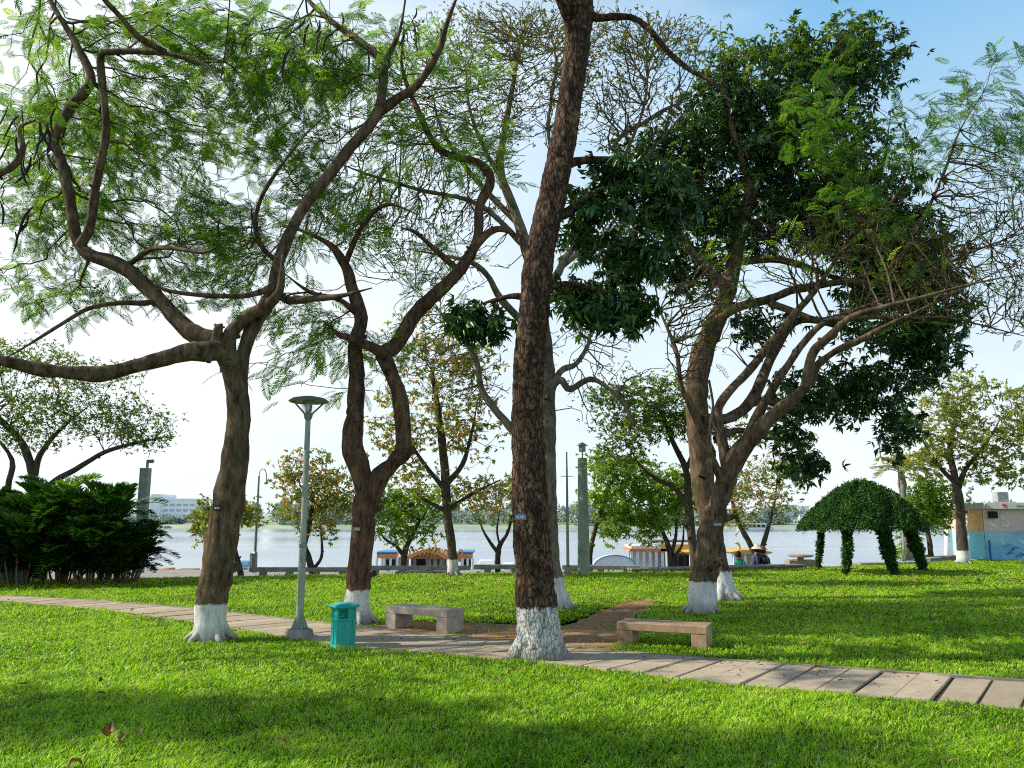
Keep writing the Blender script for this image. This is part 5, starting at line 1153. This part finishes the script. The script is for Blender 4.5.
    # yellow boats between trunks
    for i, (p0, p1, Yb, lab) in enumerate(((684, 708, 44, 'yellow roofed dragon boat half hidden by the forked trunk'), (727, 762, 47, 'white and yellow dragon boat right of the forked trunk behind the seated people'))):
        cx = P((p0 + p1) / 2, 550, Yb)[0]; X = lambda px: P(px, 550, Yb)[0] - cx; Z = lambda py: P(700, py, Yb)[2] - WZ; r = thing('dragon_boat', lab, 'boat', (cx, Yb, WZ))
        hull(MB(), X(p1) - X(p0) + .6, 2.8, .9).build('hull', M['white'], r); dk = .8
        for p in np.linspace(p0 + 2, p1 - 2, 4): MB().box((X(p), -1.1, (dk + Z(553)) / 2), (.13, .13, Z(553) - dk)).build('post', M['white'], r)
        MB().box((0, -.2, (dk + Z(554)) / 2), (X(p1) - X(p0) - .5, .1, Z(554) - dk)).build('cabin_wall', M['curtain'], r); MB().box((0, -.9, dk + .45), (X(p1) - X(p0) - .3, .08, .7)).build('side_panel', M['orange'] if i else M['blue'], r)
        q = MB(); q.prism([(X(p0) - .2, Z(551)), (X(p0) + .5, Z(549)), (X(p1) - .5, Z(549)), (X(p1) + .2, Z(551)), (X(p1), Z(553)), (X(p0), Z(553))], (1, 0, 0), (0, 0, 1), (0, 2.6, 0), (0, -1.4, 0)); q.build('roof', M['yellow'], r)
        dragon_head(r, X(p0 + 6), -1.2, Z(549.5), .75, -1); dragon_head(r, X(p1 - 5), -1.2, Z(549.5), .5, 1)
    # arched canopy boat
    Y = 43; cx = P(613, 560, Y)[0]; X = lambda px: P(px, 560, Y)[0] - cx; Z = lambda py: P(613, py, Y)[2] - WZ; r = thing('canopy_boat', 'small boat under a low arched blue and white canopy left of the white-post boat', 'boat', (cx, Y, WZ)); hull(MB(), X(636) - X(592), 2.2, .7).build('hull', M['blue'], r)
    zt = Z(554.5); zb = Z(566); n = 12
    for s in range(3):
        V = MB()
        for i in range(n + 1): a = math.pi * i / n; V.add([((X(634) - X(592)) / 2 * math.cos(a), -.8 + s * .55, zb + (zt - zb) * math.sin(a)), ((X(634) - X(592)) / 2 * math.cos(a) * .98, -.8 + s * .55 + .54, zb + (zt - zb) * math.sin(a) * (1.02 - .03 * s))], [])
        V.f += [(2 * i, 2 * i + 2, 2 * i + 3, 2 * i + 1) for i in range(n)]; V.build('canopy', (M['blue'], M['white'], M['blue'])[s] if s != 0 else M['white'], r)
    MB().add([((X(634) - X(592)) / 2 * math.cos(math.pi * i / n) * .97, -.75, zb + (zt - zb) * .96 * math.sin(math.pi * i / n)) for i in range(n + 1)], [tuple(range(n + 1))]).build('canopy_end', M['white'], r)
    MB().tube([((X(634) - X(592)) / 2 * math.cos(a), -.82, zb + (zt - zb) * math.sin(a)) for a in np.linspace(0, math.pi, 13)], .03, 5).build('canopy_hoop', M['blue'], r)
    # plain white launches
    for p0, p1, py, Yb, lab, mt in ((474, 500, 560, 45, 'white launch with rounded cabin moored left of the central trunk', 'white'), (500, 518, 563, 42, 'small white launch just left of the flaky trunk', 'white'), (230, 258, 561, 47, 'blue and white small boat below the hooked street lamp', 'blue'), (172, 203, 569, 44, 'low brown-roofed boat left of the leaning trunk', 'brownroof'), (159, 174, 568, 43, 'small boat with orange box roof right of the palm thicket', 'orange')):
        cx = P((p0 + p1) / 2, 560, Yb)[0]; w = (p1 - p0) * Yb / F; H = P(400, py, Yb)[2] - WZ; r = thing('small_boat', lab, 'boat', (cx, Yb, WZ)); hull(MB(), w, 1.8, min(.8, H * .5)).build('hull', M['white'], r)
        MB().box((0, 0, H * .62), (w * .6, 1.3, H * .5), 0, .85).build('cabin', M['white'] if mt != 'brownroof' else M['curtain'], r, .08)
        MB().box((0, 0, H * .93), (w * .68, 1.5, H * .14), 0, .8).build('roof', M[mt], r, .03)
        for q in (-.2, 0, .2): MB().box((q * w, -.66, H * .66), (w * .13, .04, H * .2)).build('window', M['dark'], r)
    Yb = 215; cx = P(755, 523, Yb)[0]; r = thing('tour_boat', 'long white tour boat crossing near the far shore', 'boat', (cx, Yb, WZ)); hull(MB(), 9.6, 3, .8).build('hull', M['white'], r); MB().box((0, 0, 1.3), (7.6, 2.4, 1.0)).build('cabin', M['curtain'], r); MB().box((.2, 0, 1.9), (8.4, 2.8, .2)).build('roof', M['white'], r)
    for i in range(6): MB().box((-3 + i * 1.2, -1.22, 1.35), (.8, .05, .5)).build('window', M['dark'], r)

# ------------------------------------------------------------------ people
def skin_person(name, label, loc, rz, J, E, mats, hat=None, cloth_h=None):
    r = thing(name, label, 'person', loc, rz)
    me = bpy.data.meshes.new('body'); me.from_pydata([j[:3] for j in J], E, []); o = mesh_obj('body', me, r); bpy.context.view_layer.objects.active = o
    m = o.modifiers.new('skin', 'SKIN'); me.skin_vertices.new() if hasattr(me.skin_vertices, 'new') and not me.skin_vertices else None
    if not me.skin_vertices: return r
    for i, j in enumerate(J): me.skin_vertices[0].data[i].radius = (j[3], j[3] if len(j) < 5 else j[4])
    me.skin_vertices[0].data[0].use_root = True
    s = o.modifiers.new('sub', 'SUBSURF'); s.levels = 2; s.render_levels = 2
    dg = bpy.context.evaluated_depsgraph_get(); nm = bpy.data.meshes.new_from_object(o.evaluated_get(dg)); o.modifiers.clear(); o.data = nm; nm.name = 'body'
    nm.materials.clear()
    for k in mats: nm.materials.append(k[0])
    for p in nm.polygons:
        c = p.center; idx = 0
        for i, (mm, test) in enumerate(mats):
            if test(c): idx = i; break
        p.material_index = idx; p.use_smooth = True
    return r
SKINM = mat_simple('skin', (.36, .21, .14), .6, .05)
def sitting(loc, rz, shirt, trou, label, lean=.12, hatkind=None, hair=True, crouch=False):
    s = 1.0
    sh = .42
    J = [(0, 0, sh + .06, .13, .11), (0, -.02, sh + .22, .12, .10), (0, -.02 - lean * .4, sh + .40, .155, .10), (0, -lean * .6, sh + .52, .09, .08), (0, -lean * .9, sh + .60, .05), (0, -lean - .02, sh + .70, .085, .095), (0, -lean - .02, sh + .80, .07, .08)]
    E_ = [(0, 1), (1, 2), (2, 3), (3, 4), (4, 5), (5, 6)]
    for q in (-1, 1):
        b = len(J)
        J += [(q * .16, -lean * .6, sh + .49, .055), (q * .22, -lean * .5 - .02, sh + .26, .045), (q * .17, -.28, sh + .20, .035), (q * .10, -.36, sh + .19, .030)]
        E_ += [(3, b), (b, b + 1), (b + 1, b + 2), (b + 2, b + 3)]
        b = len(J)
        J += [(q * .09, -.06, sh + .02, .10), (q * .13, -.42, sh + .05 + (.22 if crouch else 0), .065), (q * .13, -.44 if not crouch else -.22, .10, .045), (q * .14, -.56 if not crouch else -.34, .04, .035)]
        E_ += [(0, b), (b, b + 1), (b + 1, b + 2), (b + 2, b + 3)]
    headz = sh + .60
    mats = [(SKINM, lambda c: c[2] > headz or (c[1] < -.29 and c[2] > sh + .10 and abs(c[0]) < .2 and c[2] < sh + .26 and not crouch)), (trou, lambda c: c[2] < sh + .12), (shirt, lambda c: True)]
    r = skin_person('person', label, loc, rz, J, E_, mats)
    hy = -lean - .02
    if hair: MB().lathe([(.088, sh + .66), (.102, sh + .74), (.088, sh + .83), (.04, sh + .872), (.005, sh + .88)], 12, (0, hy + .02, 0)).build('hair', M['dark'], r, smooth=True)
    f = MB()
    f.lathe([(.004, -.02), (.012, 0), (.004, .025)], 6, (0, hy - .10, sh + .70)); f.build('nose', SKINM, r)
    for q in (-1, 1): MB().box((q * .032, hy - .093, sh + .735), (.022, .008, .01)).build('eye', M['dark'], r)
    MB().box((0, hy - .09, sh + .665), (.04, .008, .008)).build('mouth', M['brownroof'], r)
    if hatkind == 'cone': MB().lathe([(.23, sh + .77), (.12, sh + .86), (.01, sh + .96)], 16, (0, hy, 0)).build('conical_hat', mat_simple('straw', (.62, .56, .42), .8), r)
    if hatkind == 'brim': MB().lathe([(.19, sh + .79), (.18, sh + .80), (.10, sh + .81), (.095, sh + .89), (.05, sh + .92), (.005, sh + .92)], 16, (0, hy, 0)).build('brimmed_hat', mat_simple('red_felt', (.22, .05, .04), .8), r)
    return r
def people():
    dk = mat_simple('dark_cloth', (.02, .02, .03), .9, .2, 20); gr = mat_simple('green_cloth', (.01, .20, .10), .8, .2, 20); gy = mat_simple('grey_cloth', (.10, .11, .14), .9, .2, 20); rd = mat_simple('dark_red_cloth', (.16, .02, .03), .9, .2, 20); bl = mat_simple('blue_cloth', (.05, .08, .14), .9, .2, 20)
    def seat(px, ptop, Y, hh, *a):
        t_ = P(px, ptop, Y); return sitting((t_[0], Y, t_[2] - hh), *a), t_[2] - hh
    _, z0 = seat(742, 550.5, 28.4, 1.30, rad(-50), gr, dk, 'person in green hunched low at the bank wall left of two seated figures', .24, None, True, True)
    _, z1 = seat(751, 543, 29.0, 1.39, rad(95), bl, gy, 'person in dark clothes wearing a pale conical hat seated on the bank', .2, 'cone')
    _, z2 = seat(766, 545.5, 29.0, 1.35, rad(-60), dk, dk, 'person in black with a dark red brimmed hat seated beside the conical hat', .16, 'brim')
    _, z3 = seat(694, 547.5, 29.0, 1.32, rad(100), dk, dk, 'person in black sitting on the bank half hidden by the forked trunk', .2)
    tag(MB().box((2, 31.2, z1 - .9), (90, 9.8, 1.8)).build('promenade', M['concrete']), kind='structure')
    for px, Y, z in ((742, 28.4, z0), (759, 29.0, z1), (694, 29.0, z3)):
        x = P(px, 560, Y)[0]; r = thing('stone_block', {742: 'low stone block under the green figure on the bank', 759: 'stone ledge under the two hatted figures on the bank', 694: 'stone block under the dark figure behind the forked trunk'}[px], 'seat', (x, Y, z1)); MB().box((0, 0, (z + .33 - z1) / 2), (.5 if px != 759 else 1.3, .42, z + .33 - z1)).build('block', M['bench'], r, .015)
bench((-.94, 11.97), rad(-33), 1.19, .42, .33, 'weathered grey stone bench between the litter bin and the central trunk')
bench((2.49, 10.6), rad(-22), 1.18, .47, .29, 'brown stone bench on the right beside the slab path and dirt track', 'bench2')
lamp_post(); bin_()
for b_, r_ in ((G(211, 641), .22), (G(358, 624), .16), (G(540, 659), .29), (G(560, 609), .16), (G(701, 613), .18), (G(722, 600), .24)): OBST.append((b_[0], b_[1], r_ * .8))
build_ground(); build_grass(); build_litter(); build_far(); vine_pavilion(); kiosk(); parapets(); poles(); palms(); boats(); people()

# ------------------------------------------------------------------ light
ELEV, AZ = rad(40), math.atan2(-1, .0)
d = Vector((math.sin(AZ) * math.cos(ELEV), math.cos(AZ) * math.cos(ELEV), math.sin(ELEV)))
sl = bpy.data.lights.new('sun', 'SUN'); sl.energy = 5.0; sl.angle = rad(.53); sl.color = (1, .93, .80); so = bpy.data.objects.new('sun', sl); COL.objects.link(so); so.rotation_euler = d.to_track_quat('Z', 'Y').to_euler()
w = bpy.data.worlds.new('World'); SC.world = w; w.use_nodes = True; t = w.node_tree; t.nodes.clear(); out = t.nodes.new('ShaderNodeOutputWorld')
sky = t.nodes.new('ShaderNodeTexSky'); sky.sky_type = 'NISHITA'; sky.sun_disc = False; sky.sun_elevation = ELEV; sky.sun_rotation = AZ; sky.air_density = 1.0; sky.dust_density = 1.6; sky.ozone_density = 1.5
bg = t.nodes.new('ShaderNodeBackground'); bg.inputs[1].default_value = .15; t.links.new(sky.outputs[0], bg.inputs[0])
# thin high haze, thicker toward the sun and the horizon
tc = t.nodes.new('ShaderNodeTexCoord'); dot = N(t, 'ShaderNodeVectorMath', operation='DOT_PRODUCT'); t.links.new(tc.outputs['Generated'], dot.inputs[0]); dot.inputs[1].default_value = Vector((-.80, .60, .12)).normalized()
mr = N(t, 'ShaderNodeMapRange'); t.links.new(dot.outputs['Value'], mr.inputs[0]); mr.inputs[1].default_value = .25; mr.inputs[2].default_value = .93; mr.inputs[3].default_value = 0; mr.inputs[4].default_value = 1
sx = t.nodes.new('ShaderNodeSeparateXYZ'); t.links.new(tc.outputs['Generated'], sx.inputs[0]); hz = N(t, 'ShaderNodeMapRange'); t.links.new(sx.outputs[2], hz.inputs[0]); hz.inputs[1].default_value = 0; hz.inputs[2].default_value = .55; hz.inputs[3].default_value = .85; hz.inputs[4].default_value = 0
cn = tnoise(t, 2.2, 7, .6, coord=tc.outputs['Generated'], stretch=(1, 1, 2.6)); cr = ramp(t, cn, [(.42, (0, 0, 0)), (.75, (.35, .35, .35))])
a1 = N(t, 'ShaderNodeMath', operation='MAXIMUM'); t.links.new(mr.outputs[0], a1.inputs[0]); t.links.new(hz.outputs[0], a1.inputs[1]); a3 = N(t, 'ShaderNodeMath', operation='ADD', use_clamp=True); t.links.new(a1.outputs[0], a3.inputs[0]); t.links.new(cr, a3.inputs[1]); zf = N(t, 'ShaderNodeMapRange'); t.links.new(sx.outputs[2], zf.inputs[0]); zf.inputs[1].default_value = .56; zf.inputs[2].default_value = .70; zf.inputs[3].default_value = 1; zf.inputs[4].default_value = .06; a2 = N(t, 'ShaderNodeMath', operation='MULTIPLY'); t.links.new(a3.outputs[0], a2.inputs[0]); t.links.new(zf.outputs[0], a2.inputs[1])
bg2 = t.nodes.new('ShaderNodeBackground'); bg2.inputs[0].default_value = (.90, .97, 1, 1); bg2.inputs[1].default_value = 1.12
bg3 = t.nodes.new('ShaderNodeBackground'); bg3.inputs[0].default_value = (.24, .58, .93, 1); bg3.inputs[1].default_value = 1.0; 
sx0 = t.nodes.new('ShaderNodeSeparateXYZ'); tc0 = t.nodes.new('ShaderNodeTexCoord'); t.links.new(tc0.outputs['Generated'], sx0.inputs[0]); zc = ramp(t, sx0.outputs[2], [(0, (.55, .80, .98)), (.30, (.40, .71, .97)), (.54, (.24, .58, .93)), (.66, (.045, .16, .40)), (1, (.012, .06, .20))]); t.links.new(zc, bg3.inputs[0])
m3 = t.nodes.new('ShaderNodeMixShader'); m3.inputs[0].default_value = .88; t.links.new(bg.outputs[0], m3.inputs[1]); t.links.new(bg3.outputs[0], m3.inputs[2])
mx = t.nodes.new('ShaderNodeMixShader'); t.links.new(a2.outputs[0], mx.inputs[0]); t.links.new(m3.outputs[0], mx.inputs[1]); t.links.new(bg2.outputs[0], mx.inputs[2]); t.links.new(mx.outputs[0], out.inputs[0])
SC.view_settings.view_transform = 'Standard'; SC.view_settings.look = 'None'; SC.view_settings.exposure = 0; SC.view_settings.gamma = 1
SC.cycles.use_denoising = False; SC.cycles.max_bounces = 6; SC.cycles.diffuse_bounces = 3; SC.cycles.transmission_bounces = 4; SC.cycles.transparent_max_bounces = 6; SC.cycles.sample_clamp_indirect = 4
SC.cycles.use_adaptive_sampling = True; SC.cycles.adaptive_threshold = .02
SC.cycles.filter_width = 1.1
